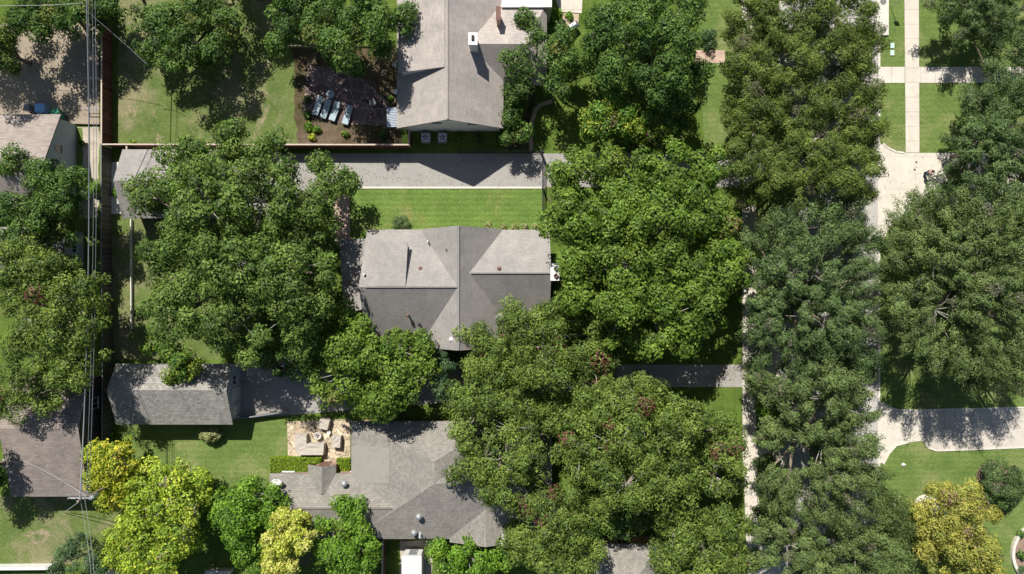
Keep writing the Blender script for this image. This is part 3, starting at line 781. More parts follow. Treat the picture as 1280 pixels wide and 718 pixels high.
# ---------------------------------------------------------------- fences and walls
def board_fence(label, pts, h=1.9, mat='fence_wood', cap='cap_wood', z_meas=None, cat='fence', capw=.14, group=None):
    zm = h if z_meas is None else z_meas
    q = [Vector(P(x, y, zm)[:2]) for x, y in pts]
    o = (q[0].x, q[0].y, 0)
    t = thing('fence', o, label, cat, group)
    bd, cp = MB(o), MB(o)
    for a, b_ in zip(q[:-1], q[1:]):
        d = (b_ - a).normalized(); n = Vector((-d.y, d.x))
        bd.poly([tuple(a - n * .02), tuple(b_ - n * .02), tuple(b_ + n * .02), tuple(a + n * .02)], 0, h - .04)
        cp.poly([tuple(a - n * capw / 2 - d * .06), tuple(b_ - n * capw / 2 + d * .06), tuple(b_ + n * capw / 2 + d * .06), tuple(a + n * capw / 2 - d * .06)], h - .037, h)
    bd.build('board_panel', mat, t); cp.build('top_rail', cap, t)
    for a, b_ in zip(q[:-1], q[1:]):
        ln = (b_ - a).length; k = max(1, int(ln / 2.4)); d = (b_ - a) / k; nn = d.normalized()
        for i in range(k):
            c = a + d * (i + .5); mb = MB(o); off = Vector((-nn.y, nn.x)) * .08
            mb.cbox((c.x + off.x, c.y + off.y, (h - .1) / 2), (.1, .1, h - .1), math.atan2(nn.y, nn.x)); mb.build('post', mat, t)
    return t
board_fence('reddish brown board fence beside the bare alley pavement, running top to corner', [(127, -60), (126.5, 180)])
board_fence('reddish board fence with pale cap between driveway and north gardens', [(127, 180.5), (511, 181)])
board_fence('short fence return with pale cap beside the gable wall of the north house', [(511, 179.5), (511, 164)])
board_fence('weathered grey fence along the alley beside the shaded dirt strip', [(126.3, 180.9), (126, 300), (128, 450), (127, 566)], mat='fence_grey', cap='grey_plastic', capw=.08)
board_fence('short pale cap fence joining the driveway fence and the garage', [(158, 183), (158, 188)], 1.8)
board_fence('reddish fence between the dark drive and the south house', [(478.5, 676), (477, 760)], 1.8)
board_fence('low dark fence beside the garage and flagstone patio', [(296, 524), (357, 515)], .9, 'fence_grey', 'grey_plastic')
def lowwall(label, pts, h, wd, mat, name='wall', cat='wall'):
    q = [Vector(P(x, y, h)[:2]) for x, y in pts]; o = (q[0].x, q[0].y, 0)
    mb = MB(o)
    for a, b_ in zip(q[:-1], q[1:]):
        d = (b_ - a).normalized(); n = Vector((-d.y, d.x)) * wd / 2
        mb.poly([tuple(a - n), tuple(b_ - n), tuple(b_ + n), tuple(a + n)], 0, h)
    ob = mb.build(name, mat, None, bevel=.02); ob.location = o
    return tag(ob, label, cat, kind='thing')
lowwall('low white masonry wall along the shaded side yard', [(163, 274), (163.5, 412)], .4, .13, 'kerb', 'garden_wall')
lowwall('pale boundary wall at the bottom of the dry lawn', [(-60, 712), (60, 711)], 1.0, .3, 'white_paint', 'boundary_wall')
lowwall('beige boundary wall partly under the yellow trees', [(132, 717), (150, 717)], .9, .3, 'stone_wall', 'boundary_wall')
lowwall('beige wall top under the bright green tree', [(256, 716), (288, 716)], .9, .35, 'stone_wall', 'boundary_wall')
lowwall('concrete step edge across the end of the yard pavement', [(88, 153), (124, 154)], .25, .3, 'yard_pad', 'pavement_step', 'step')
# planter ring bottom right
mb = MB((0, 0, 0)); c = P(1302, 692); n = 40
prof = [(3.0, 0), (3.0, .35), (3.25, .35), (3.25, 0)]
for k in range(n):
    a0, a1 = 2 * math.pi * k / n, 2 * math.pi * (k + .97) / n
    pp = [(c[0] + r_ * math.cos(a), c[1] + r_ * math.sin(a)) for r_, a in ((3.0, a0), (3.3, a0), (3.3, a1), (3.0, a1))]
    mb.poly(pp, 0, .32 + .02 * (k % 2))
tag(mb.build('planter_ring', 'kerb'), 'curved pale stone edging of the round flower bed at the lot edge', 'planter', kind='thing')

# iron gate and fence across the drive
def iron_fence(label, a, b_, h=1.5, step=.14, name='iron_fence', cat='fence'):
    A, B = Vector(P(*a)[:2]), Vector(P(*b_)[:2]); o = (A.x, A.y, 0)
    t = thing(name, o, label, cat)
    d = B - A; n = int(d.length / step); bars = MB(o); rails = MB(o)
    for i in range(n + 1):
        p = A + d * i / n; bars.cbox((p.x, p.y, h / 2), (.025, .025, h))
    for z in (.2, h - .15): rails.tube([(A.x, A.y, z), (B.x, B.y, z)], .03, 4)
    bars.build('bars', 'dark_metal', t); rails.build('rail', 'dark_metal', t)
    for p in (A, B):
        mb = MB(o); mb.cbox((p.x, p.y, (h + .15) / 2), (.11, .11, h + .15)); mb.build('post', 'dark_metal', t)
    return t
iron_fence('black iron railing beside the drive under the north gable', (575, 192), (676, 192))
iron_fence('black iron drive gate beside the big street side tree', (678, 193), (678, 234), name='iron_gate', cat='gate')
iron_fence('black iron railing at the end of the striped lawn', (678, 236), (678, 284))

# ---------------------------------------------------------------- utility poles and wires
def pole(top_px, label, h=10.2):
    tx, ty, _ = P(*top_px, h); o = (tx, ty, 0)
    t = thing('utility_pole', o, label, 'utility pole', 'utility poles along the alley')
    mb = MB(o); mb.cyl((tx, ty), .17, 0, h, 12, .11); mb.build('pole', 'pole_wood', t)
    mb = MB(o); mb.cbox((tx, ty + .15, h - .5), (2.3, .1, .12)); mb.build('crossarm', 'wire_pale', t)
    for dx in (-1.05, -.4, .4, 1.05):
        mb = MB(o); mb.lathe((tx + dx, ty + .15, h - .44), [(.05, 0), (.08, .06), (.05, .1), (.07, .16), (.03, .22)], 8); mb.build('insulator', 'grey_metal', t)
    mb = MB(o); mb.lathe((tx + .35, ty - .1, h - 2.2), [(.22, 0), (.26, .05), (.26, .75), (.2, .85), (.05, .9)], 14); mb.build('transformer', 'grey_metal', t)
    return tx, ty
A = pole((97, 627), 'wooden utility pole with crossarm beside the brown roofed house')
B = pole((103, -60), 'wooden utility pole above the upper picture edge')
D = pole((108, 900), 'wooden utility pole outside the lower picture edge')
def wire(p, q, sag, r_, mat, label, seg=14):
    pts = []
    for i in range(seg + 1):
        t_ = i / seg
        pts.append((p[0] + (q[0] - p[0]) * t_, p[1] + (q[1] - p[1]) * t_, p[2] + (q[2] - p[2]) * t_ - sag * 4 * t_ * (1 - t_)))
    o = pts[0]; mb = MB(o); mb.tube(pts, r_, 5)
    ob = mb.build('power_line', mat); ob.location = o
    return tag(ob, label, 'power line', 'overhead wires', 'thing')
wire((A[0] + .05, A[1], 9.9), (B[0] + .05, B[1], 9.9), .9, .042, 'wire', 'thick twisted cable strung over the alley, thickest of the bundle')
wire((A[0] - .08, A[1], 9.8), (B[0] + .14, B[1], 9.8), .9, .022, 'wire_pale', 'thin cable running close beside the thick alley cable')
wire((A[0] + .55, A[1], 9.9), (B[0] + .6, B[1], 9.9), .7, .02, 'wire', 'thin wire over the alley, second from the fence')
wire((A[0] + .75, A[1], 9.8), (B[0] + .8, B[1], 9.8), .7, .02, 'wire', 'thin wire over the alley, nearest the fence')
wire((A[0], A[1], 9.8), (D[0], D[1], 9.8), 1.2, .02, 'wire_pale', 'wire leaving the corner pole over the bluish shrubs')
wire((A[0] + .4, A[1], 9.8), (D[0] + .4, D[1], 9.8), 1.0, .02, 'wire_pale', 'second wire leaving the corner pole over the bluish shrubs')
wire((A[0], A[1], 8.8), P(28, 576, 4.4), .3, .02, 'wire_pale', 'service wire dropping from the pole onto the brown roof')
wire((A[0], A[1], 8.8), P(40, 618, 4.0), .3, .03, 'wire', 'service wire from the pole to the brown roof eave')
wire((A[0], A[1], 9.3), P(80, 641, .1), .0, .03, 'wire_pale', 'steel guy wire staying the pole in the dry lawn')
wire(P(104, 10, 9.0), P(183, 80, 5.0), .4, .022, 'wire_pale', 'service wire slanting across the dark fence corner')
wire(P(104, 4, 9.0), P(-40, 6, 7.5), .4, .022, 'wire_pale', 'service wire crossing the trees in the top corner')
# alley rails
for k, (y, lb) in enumerate(((98, 'pipe rail across the alley, farther from the step'), (136, 'pipe rail across the alley, nearer the step'))):
    a, b_ = P(104, y, .9), P(124, y - .5, .9)
    o = (a[0], a[1], 0); t = thing('pipe_rail', o, lb, 'rail', 'pipe rails in the alley')
    mb = MB(o); mb.tube([a, b_], .05); mb.tube([(a[0], a[1], .45), (b_[0], b_[1], .45)], .03); mb.build('rail', 'wire_pale', t)
    for q in (a, b_): mb = MB(o); mb.tube([(q[0], q[1], 0), (q[0], q[1], .95)], .045); mb.build('post', 'grey_metal', t)

# ---------------------------------------------------------------- garden and yard objects
def bin_(loc, mat, label, rz=0.0):
    t = thing('wheeled_bin', loc, label, 'bin', 'wheeled bins behind the tan house', rz)
    mb = MB(); mb.cbox((0, 0, .55), (.56, .66, .9), 0, 1.0)
    mb = MB(); mb.add([(x * (.22 + .07 * k), y * (.26 + .08 * k), .1 + .9 * k) for k in (0, 1) for y in (-1, 1) for x in (-1, 1)], [(0, 2, 3, 1), (4, 5, 7, 6), (0, 1, 5, 4), (2, 6, 7, 3), (0, 4, 6, 2), (1, 3, 7, 5)])
    mb.build('body', mat, t, bevel=.03)
    mb = MB(); mb.add([(-.32, -.37, 1.0), (.32, -.37, 1.0), (.32, .37, 1.0), (-.32, .37, 1.0), (-.3, -.34, 1.06), (.3, -.34, 1.06), (.27, .3, 1.13), (-.27, .3, 1.13)], [(3, 2, 1, 0), (4, 5, 6, 7), (0, 1, 5, 4), (2, 3, 7, 6), (0, 4, 7, 3), (1, 2, 6, 5)])
    mb.build('lid', mat, t, bevel=.02)
    for s in (-1, 1):
        mb = MB(); mb.tube([(s * .22, .28, .12), (s * .28, .28, .12)], .12, 14); mb.build('wheel', 'rubber', t)
    mb = MB(); mb.tube([(-.25, .42, 1.0), (.25, .42, 1.0)], .02, 6); mb.build('handle', mat, t)
    return t
q = P(75, 144, 0.5); g1 = bin_((q[0], q[1], .05), 'green_plastic', 'green wheeled bin at the corner of the tan house', R(200)); g1.scale = (1.5, 1.35, 1.2)
q = P(55, 137, 0.5); g1 = bin_((q[0], q[1], .05), 'blue_plastic', 'pale blue bin behind the tan house, beside the green bin', R(180)); g1.scale = (1.6, 1.2, 1.1)
q = P(38, 136, .5); bin_((q[0], q[1], .05), 'grey_plastic', 'grey bin in tree shade behind the tan house', R(180))

def condenser(px, py, label):
    q = P(px, py, .8); t = thing('air_conditioner', (q[0], q[1], 0), label, 'air conditioner', 'air conditioning units')
    mb = MB(); mb.cbox((0, 0, .45), (.95, .95, .86)); mb.build('cabinet', 'grey_metal', t, bevel=.04)
    mb = MB(); mb.lathe((0, 0, .88), [(.42, 0), (.42, .05), (.36, .06), (.36, .02)], 20); mb.build('fan_ring', 'bright_metal', t)
    mb = MB()
    for k in range(5):
        a = k * 2 * math.pi / 5; mb.add([(0, 0, .9), (.34 * math.cos(a), .34 * math.sin(a), .9), (.34 * math.cos(a + .7), .34 * math.sin(a + .7), .93)], [(0, 1, 2)])
    mb.build('fan', 'dark_metal', t)
condenser(532, 172, 'square air conditioner below the north gable, left of the pair')
condenser(553, 172, 'square air conditioner below the north gable, right of the pair')
condenser(9, 580, 'air conditioner beside the wall of the brown roofed house')

# loungers
def lounger(loc, rz, label):
    t = thing('sun_lounger', loc, label, 'sun lounger', 'loungers on the dark flagstones', rz)
    def pad(y0, y1, z0, z1, th=.09, wd=.34):
        mb = MB(); mb.add([(-wd, y0, z0), (wd, y0, z0), (wd, y1, z1), (-wd, y1, z1), (-wd, y0, z0 + th), (wd, y0, z0 + th), (wd, y1, z1 + th), (-wd, y1, z1 + th)],
                          [(3, 2, 1, 0), (4, 5, 6, 7), (0, 1, 5, 4), (2, 3, 7, 6), (0, 4, 7, 3), (1, 2, 6, 5)]); return mb
    pad(-1.0, .25, .34, .34).build('seat', 'lounger_cloth', t, bevel=.03)
    pad(.28, 1.0, .35, .62).build('backrest', 'lounger_cloth', t, bevel=.03)
    mb = MB()
    for s in (-1, 1): mb.tube([(s * .35, -1.02, .31), (s * .35, .95, .31)], .025)
    mb.tube([(-.35, -1.02, .31), (.35, -1.02, .31)], .025); mb.build('frame', 'dark_metal', t)
    for x in (-.33, .33):
        for y in (-.85, .8): mb = MB(); mb.tube([(x, y, 0), (x, y, .3)], .025); mb.build('leg', 'dark_metal', t)
    return t
lspots = [(397.5, 132.5, 'first lounger from the dark bed, pale blue grey cushion'), (407.5, 136.5, 'second lounger from the dark bed, narrow cushion'), (418.5, 139.5, 'third lounger from the dark bed, sunlit streak across it'), (434.5, 144, 'lounger standing apart from the row, nearest the house')]
l0 = None
for px, py, lb in lspots:
    q = P(px, py, .4)
    if l0 is None: l0 = lounger((q[0], q[1], .03), R(-20), lb)
    else: copy_thing(l0, (q[0], q[1], .03), R(-20 + rnd.uniform(-3, 3)), lb)
# side table & stool
def round_table(px, py, r_, h, mat, label, name='side_table', cat='table', z0=.04):
    q = P(px, py, h); t = thing(name, (q[0], q[1], z0), label, cat)
    mb = MB(); mb.lathe((0, 0, h - .05), [(r_ * .96, 0), (r_, .02), (r_, .04), (r_ * .95, .05)], 24); mb.build('tabletop', mat, t)
    mb = MB(); mb.cyl((0, 0), .05, .03, h - .05, 10); mb.build('pedestal', 'grey_metal', t)
    mb = MB(); mb.cyl((0, 0), r_ * .6, 0, .03, 16); mb.build('base', 'grey_metal', t)
    return t
round_table(413, 118, .42, .5, 'lounger_cloth', 'small round pale table beyond the row of loungers', z0=.03)
q = P(467, 129, .3); t = thing('fire_bowl', (q[0], q[1], .03), 'small dark metal fire bowl on the red flagstones', 'fire bowl')
mb = MB(); mb.lathe((0, 0, .18), [(.08, 0), (.25, .08), (.32, .22), (.29, .22), (.22, .1), (.03, .05)], 16); mb.build('bowl', 'grey_metal', t)
for k in range(3): mb = MB(); a = k * 2.09; mb.tube([(.28 * math.cos(a), .28 * math.sin(a), 0), (.15 * math.cos(a), .15 * math.sin(a), .25)], .02); mb.build('leg', 'dark_metal', t)

# covered furniture on the tan patio
def cover(name, pts, h, label, slump=.08, cat='covered seat', group='furniture under beige covers', hs_=None):
    """cloth cover draped over furniture: straight sides flaring to the floor and a sagging wrinkled top"""
    q = [Vector(P(x, y, h)[:2]) for x, y in pts]
    a = sum(q[i].x * q[(i + 1) % len(q)].y - q[(i + 1) % len(q)].x * q[i].y for i in range(len(q)))
    if a < 0: q = q[::-1]
    cen = sum(q, Vector((0, 0))) / len(q); o = (cen.x, cen.y, .04)
    bm = bmesh.new()
    vs = [bm.verts.new((p.x - cen.x, p.y - cen.y, h)) for p in q]
    f = bm.faces.new(vs)
    bm.normal_update()
    bmesh.ops.triangulate(bm, faces=[f])
    bmesh.ops.subdivide_edges(bm, edges=bm.edges[:], cuts=4, use_grid_fill=True)
    bmesh.ops.triangulate(bm, faces=bm.faces[:])
    bound = [e for e in bm.edges if e.is_boundary]
    bv = {v for e in bound for v in e.verts}
    r_ = random.Random(len(label))
    for v in bm.verts:
        if v not in bv: v.co.z += r_.uniform(-slump, slump * .3)
        else: v.co.z -= r_.uniform(0, .04)
    ext = bmesh.ops.extrude_edge_only(bm, edges=bound)
    for v in [g_ for g_ in ext['geom'] if isinstance(g_, bmesh.types.BMVert)]:
        v.co.x *= 1.03; v.co.y *= 1.03; v.co.x += r_.uniform(-.02, .02); v.co.y += r_.uniform(-.02, .02); v.co.z = 0
    bmesh.ops.recalc_face_normals(bm, faces=bm.faces[:])
    me = bpy.data.meshes.new(name); bm.to_mesh(me); bm.free()
    ob = link(name, me, 'cover_cloth'); ob.location = o
    return tag(ob, label, cat, group, 'thing')
cover('covered_sofa', [(369, 543), (383, 544), (383, 555), (405, 555), (404, 569), (372, 569), (368, 560)], .85, 'long L shaped sofa under a beige cover on the tan patio')
cover('covered_armchair', [(400, 524), (412.5, 525), (409, 538), (397, 535)], .8, 'armchair under a beige cover, farther from the house')
cover('covered_armchair', [(414.5, 545), (426, 546), (425, 560), (415, 559)], .8, 'armchair under a beige cover with a peaked corner, nearer the house')
round_table(411, 541, .2, .5, 'white_paint', 'small white round table beside the covered armchair')
q = P(397, 545, .5); t = thing('fire_table', (q[0], q[1], .04), 'round pale stone fire table in front of the covered sofa', 'fire table')
mb = MB(); mb.lathe((0, 0, 0), [(.32, 0), (.36, .4), (.4, .42), (.4, .5), (.27, .5), (.27, .42)], 22); mb.build('bowl', 'stone_wall', t)
for dx, dy in ((.1, .08), (-.1, .06), (0, -.11)): mb = MB(); mb.lathe((dx, dy, .42), [(.02, 0), (.08, .05), (.06, .12), (.01, .14)], 6); mb.build('coal', 'rubber', t)

# grill, tarp
q = P(716, 33, .9); t = thing('grill', (q[0], q[1], .03), 'metal garden grill with dark open body at the edge of the tan pavers', 'grill', rz=R(35))
mb = MB(); mb.cbox((0, 0, .65), (1.3, .6, .35)); mb.build('body', 'dark_metal', t, bevel=.03)
mb = MB(); mb.tube([(-.4, .05, .85), (.4, .05, .85)], .27, 14); mb.build('lid', 'bright_metal', t)
for x in (-.55, .55):
    for y in (-.22, .22): mb = MB(); mb.tube([(x, y, 0), (x, y, .5)], .025); mb.build('leg', 'dark_metal', t)
mb = MB(); mb.tube([(-.3, -.25, .9), (.3, -.25, .9)], .02); mb.build('handle', 'grey_metal', t)
cover('covered_box', [(279, 14), (294, 14), (294, 31), (279, 31)], .7, 'dark blue covered box glimpsed under the dark green tree', cat='covered box', group=None).data.materials[0] = MATS['navy']  # plain box draped with a dark blue tarp, contents unknown
# water meter lids, manholes, inlet, sign
a, b_ = P(1095, -30), P(1110, 45)
mb = MB((a[0], a[1], 0)); mb.box(a[0], b_[0], b_[1], a[1], 0, .17); ob = mb.build('drain_inlet', 'kerb', None, bevel=.02); ob.location = (a[0], a[1], 0)
tag(ob, 'long pale concrete storm drain slab set beside the street kerb', 'storm drain', kind='thing')
for y, lb in ((3, 'round iron manhole lid on the drain slab, farther from the cross path'), (38, 'round iron manhole lid on the drain slab, nearer the cross path')):
    q = P(1103, y); mb = MB(); mb.lathe((0, 0, .005), [(.33, 0), (.33, .015), (.29, .02), (.28, .012), (.05, .014)], 24)
    ob = mb.build('manhole_cover', 'iron_lid'); ob.location = (q[0], q[1], .17); tag(ob, lb, 'manhole cover', 'drain lids', 'thing')
for y, lb in ((57.5, 'pale teal meter lid in the grass, farther from the cross path'), (66.5, 'pale teal meter lid in the grass, nearer the cross path')):
    q = P(1115, y); t = thing('meter_box', (q[0], q[1], 0), lb, 'meter box', 'utility meter boxes')
    mb = MB(); mb.cbox((0, 0, .04), (.4, .55, .08)); mb.build('rim', 'kerb', t); mb = MB(); mb.cbox((0, 0, .09), (.33, .48, .02)); mb.build('lid', 'teal_lid', t)
q = P(1113, 9); t = thing('street_sign', (q[0], q[1], 0), 'thin metal sign post in the grass verge casting a long shadow', 'street sign')
mb = MB(); mb.cyl((0, 0), .035, 0, 2.5, 8); mb.build('post', 'grey_metal', t)
mb = MB(); mb.cbox((0, -.03, 2.2), (.5, .02, .6)); mb.build('sign_plate', 'sign_blue', t)
for i, (px, py) in enumerate(((1145, 203), (1143, 212.5))):
    q = P(px, py); mb = MB(); mb.lathe((0, 0, 0), [(.1, 0), (.09, .03), (.03, .045)], 12); ob = mb.build('survey_cap', 'rubber'); ob.location = (q[0], q[1], .045)
    tag(ob, ('small dark cap on the concrete apron, farther from the person', 'small dark cap on the concrete apron, nearer the person')[i], 'cap', kind='thing')
# pale rocks
def rock(px, py, s, label, mat='kerb'):
    q = P(px, py); bm = bmesh.new(); bmesh.ops.create_icosphere(bm, subdivisions=2, radius=1)
    r_ = random.Random(px)
    for v in bm.verts: v.co *= r_.uniform(.85, 1.15)
    for v in bm.verts: v.co.x *= s; v.co.y *= s * .75; v.co.z = max(-.1, v.co.z) * s * .5
    me = bpy.data.meshes.new('rock'); bm.to_mesh(me); bm.free(); ob = link('rock', me, mat); ob.location = (q[0], q[1], .05)
    return tag(ob, label, 'rock', kind='thing')
rock(1129, 581, .25, 'small white rock in the grass below the pale driveway')
rock(1290, 680, .5, 'pale boulder inside the round flower bed')
rock(884, 46, .25, 'white stone beside the small shrub near the brick walk')

# ---------------------------------------------------------------- the person on the apron
def person(px, py, rz):
    q = P(px, py)
    # skeleton: joints with radii; grown with a skin modifier
    J = {'pel': ((0, 0, .95), .15), 'sp': ((0, .02, 1.15), .14), 'ch': ((0, .03, 1.36), .155), 'nk': ((0, .0, 1.5), .06), 'hd0': ((0, -.02, 1.6), .085), 'hd1': ((0, -.02, 1.7), .1), 'hd2': ((0, -.01, 1.78), .06),
         'hl': ((-.1, 0, .9), .11), 'kl': ((-.12, -.06, .5), .07), 'al': ((-.13, .0, .1), .045), 'fl': ((-.14, -.17, .04), .04),
         'hr': ((.1, 0, .9), .11), 'kr': ((.13, -.02, .5), .07), 'ar': ((.15, .05, .1), .045), 'fr': ((.17, -.12, .04), .04),
         'sl': ((-.2, .02, 1.42), .07), 'el': ((-.27, .02, 1.14), .045), 'wl': ((-.16, -.24, 1.1), .03), 'pl': ((-.1, -.3, 1.11), .035),
         'sr': ((.2, .02, 1.42), .07), 'er': ((.27, .02, 1.14), .045), 'wr': ((.16, -.24, 1.1), .03), 'pr': ((.1, -.3, 1.11), .035)}
    E = [('pel', 'sp'), ('sp', 'ch'), ('ch', 'nk'), ('nk', 'hd0'), ('hd0', 'hd1'), ('hd1', 'hd2'), ('pel', 'hl'), ('hl', 'kl'), ('kl', 'al'), ('al', 'fl'), ('pel', 'hr'), ('hr', 'kr'), ('kr', 'ar'), ('ar', 'fr'),
         ('ch', 'sl'), ('sl', 'el'), ('el', 'wl'), ('wl', 'pl'), ('ch', 'sr'), ('sr', 'er'), ('er', 'wr'), ('wr', 'pr')]
    for s, sx in (('l', -1), ('r', 1)):
        px_, py_, pz_ = J['p' + s][0]
        for k in range(4):
            f1 = 'f%s%da' % (s, k); f2 = 'f%s%db' % (s, k)
            J[f1] = ((px_ - sx * (.0 + .0) + sx * (-.03 + .02 * k), py_ - .06, pz_ + .01), .01); J[f2] = ((px_ + sx * (-.035 + .02 * k), py_ - .09 + .004 * k, pz_ - .015), .008)
            E += [('p' + s, f1), (f1, f2)]
        J['t' + s] = ((px_ - sx * .05, py_ - .01, pz_ + .02), .011); E.append(('p' + s, 't' + s))
    names = list(J)
    def grow(nm, sub, mat, parent, infl=0.0, cut=None):
        me = bpy.data.meshes.new(nm); idx = {k: i for i, k in enumerate(sub)}
        me.from_pydata([J[k][0] for k in sub], [(idx[a], idx[b_]) for a, b_ in E if a in idx and b_ in idx], [])
        ob = bpy.data.objects.new(nm, me); C.objects.link(ob)
        sk = ob.modifiers.new('skin', 'SKIN'); sk.use_smooth_shade = True
        for k, i in idx.items():
            r_ = J[k][1] + infl; me.skin_vertices[0].data[i].radius = (r_, r_)
            me.skin_vertices[0].data[i].use_root = (k == sub[0])
        ss = ob.modifiers.new('sub', 'SUBSURF'); ss.levels = 1; ss.render_levels = 1
        me.materials.append(MATS[mat]); ob.parent = parent
        return ob
    body = grow('person', names, 'skin', None)
    body.location = (q[0], q[1], .045); body.rotation_euler = (0, 0, rz)
    tag(body, 'person in a brownish pink shirt and dark trousers standing on the pale apron', 'person', kind='thing')
    grow('shirt', ['ch', 'sp', 'pel', 'sl', 'el', 'sr', 'er'], 'shirt', body, .022)
    grow('trousers', ['pel', 'hl', 'kl', 'al', 'hr', 'kr', 'ar'], 'jeans', body, .02)
    mb = MB(); mb.lathe((0, .02, 1.62), [(.1, 0), (.125, .06), (.125, .14), (.09, .21), (.02, .235)], 16, .95, 1.05); mb.build('hair', 'hair', body, smooth=True)
    mb = MB(); mb.cbox((0, -.145, 1.655), (.03, .05, .05)); mb.build('nose', 'skin', body)
    for s in (-1, 1):
        mb = MB(); mb.cbox((s * .04, -.125, 1.7), (.025, .02, .015)); mb.build('eye', 'hair', body)
        mb = MB(); mb.lathe((s * (.0 + .145), -.12, .0), [(.05, 0), (.055, .05), (.045, .09)], 10, 1, 2.4); mb.build('shoe', 'rubber', body)
    return body
person(1154, 218, R(70))
t = thing('controller', (P(1154, 218)[0], P(1154, 218)[1], 0), 'pale hand held controller between the hands of the standing person', 'controller', rz=R(70))
mb = MB(); mb.cbox((0, -.36, 1.16), (.2, .13, .05)); mb.build('case', 'white_paint', t, bevel=.01)
mb = MB(); mb.cbox((0, -.36, 1.188), (.15, .08, .005)); mb.build('screen', 'rubber', t)

# ---------------------------------------------------------------- vegetation
def fnoise(p, s, seed):
    """cheap smooth 3D noise from summed sines, about -1..1"""
    r_ = np.random.default_rng(seed); out = np.zeros(len(p))
    for k in range(5):
        d = r_.normal(size=3); d /= np.linalg.norm(d); out += np.sin(p @ d * s * (1.0 + .45 * k) + r_.uniform(0, 6.28)) / (1 + .3 * k)
    return out / 2.6
SP = {   # leaf length, width, clump radius, leaves per square metre of clump, palette, odd colour, thinning, radial stretch
    'pecan':  dict(l=.30, w=.20, rc=.95, d=30, pal=[(.095, .135, .030), (.13, .175, .038), (.175, .215, .055), (.065, .10, .025)], odd=(.16, .13, .08), oddp=.01, gap=.10),
    'oak':    dict(l=.31, w=.23, rc=1.0, d=30, pal=[(.105, .15, .022), (.14, .19, .03), (.185, .23, .04), (.07, .11, .018)], odd=(.2, .17, .06), oddp=.01, gap=.08),
    'elm':    dict(l=.29, w=.15, rc=.85, d=34, pal=[(.11, .145, .03), (.15, .185, .04), (.205, .23, .05), (.07, .10, .026)], odd=(.17, .065, .05), oddp=.025, gap=.10),
    'liveoak': dict(l=.20, w=.10, rc=.72, d=74, pal=[(.11, .138, .05), (.14, .17, .06), (.175, .20, .075), (.065, .085, .034)], odd=(.16, .14, .11), oddp=.03, gap=.06, st=1.7),
    'liveoak_olive': dict(l=.20, w=.11, rc=.75, d=66, pal=[(.10, .125, .026), (.135, .16, .034), (.175, .19, .045), (.06, .08, .02)], odd=(.14, .12, .09), oddp=.03, gap=.06, st=1.2),
    'liveoak_blue': dict(l=.20, w=.10, rc=.72, d=74, pal=[(.085, .12, .046), (.115, .15, .058), (.15, .185, .075), (.05, .075, .03)], odd=(.14, .13, .10), oddp=.03, gap=.06, st=1.6),
    'dark':   dict(l=.28, w=.18, rc=.85, d=36, pal=[(.065, .11, .024), (.095, .148, .032), (.135, .185, .042), (.042, .075, .02)], odd=(.17, .17, .04), oddp=.03, gap=.08),
    'yellow': dict(green=0, l=.30, w=.22, rc=.85, d=30, pal=[(.30, .34, .022), (.42, .43, .035), (.16, .24, .025), (.50, .47, .05)], odd=(.38, .22, .10), oddp=.03, gap=.08),
    'lemon':  dict(green=0, l=.26, w=.2, rc=.6, d=40, pal=[(.42, .44, .06), (.55, .54, .12), (.30, .36, .04), (.6, .56, .16)], odd=(.5, .4, .2), oddp=.02, gap=.06),
    'limey':  dict(l=.30, w=.20, rc=.85, d=30, pal=[(.25, .29, .03), (.34, .37, .042), (.15, .21, .028), (.45, .43, .06)], odd=(.32, .28, .18), oddp=.06, gap=.10),
    'gold':   dict(green=0, l=.24, w=.15, rc=.75, d=44, pal=[(.30, .30, .055), (.36, .345, .065), (.18, .225, .045), (.41, .37, .085)], odd=(.25, .17, .11), oddp=.06, gap=.06),
    'vivid':  dict(l=.27, w=.20, rc=.75, d=36, pal=[(.11, .19, .018), (.15, .235, .025), (.20, .28, .035), (.065, .12, .015)], odd=(.2, .2, .05), oddp=.01, gap=.06),
    'mixed':  dict(l=.30, w=.20, rc=.7, d=34, pal=[(.10, .17, .028), (.14, .21, .032), (.075, .13, .025), (.27, .27, .035)], odd=(.11, .055, .045), oddp=.13, gap=.10),
    'bluish': dict(l=.2, w=.12, rc=.55, d=50, pal=[(.07, .115, .055), (.09, .14, .07), (.12, .165, .08), (.045, .08, .04)], odd=(.14, .14, .1), oddp=.02, gap=.06),
    'clip':   dict(l=.11, w=.08, rc=.35, d=170, pal=[(.11, .145, .06), (.14, .175, .075), (.17, .205, .10), (.08, .11, .045)], odd=(.18, .16, .1), oddp=.04, gap=.0),
    'hedge':  dict(l=.13, w=.09, rc=.3, d=150, pal=[(.16, .26, .014), (.22, .33, .02), (.28, .38, .03), (.11, .18, .01)], odd=(.25, .3, .1), oddp=.04, gap=.0),
    'bushy':  dict(green=0, l=.16, w=.11, rc=.3, d=90, pal=[(.26, .29, .09), (.36, .37, .17), (.19, .24, .06), (.45, .44, .24)], odd=(.3, .3, .15), oddp=.04, gap=.0),
}
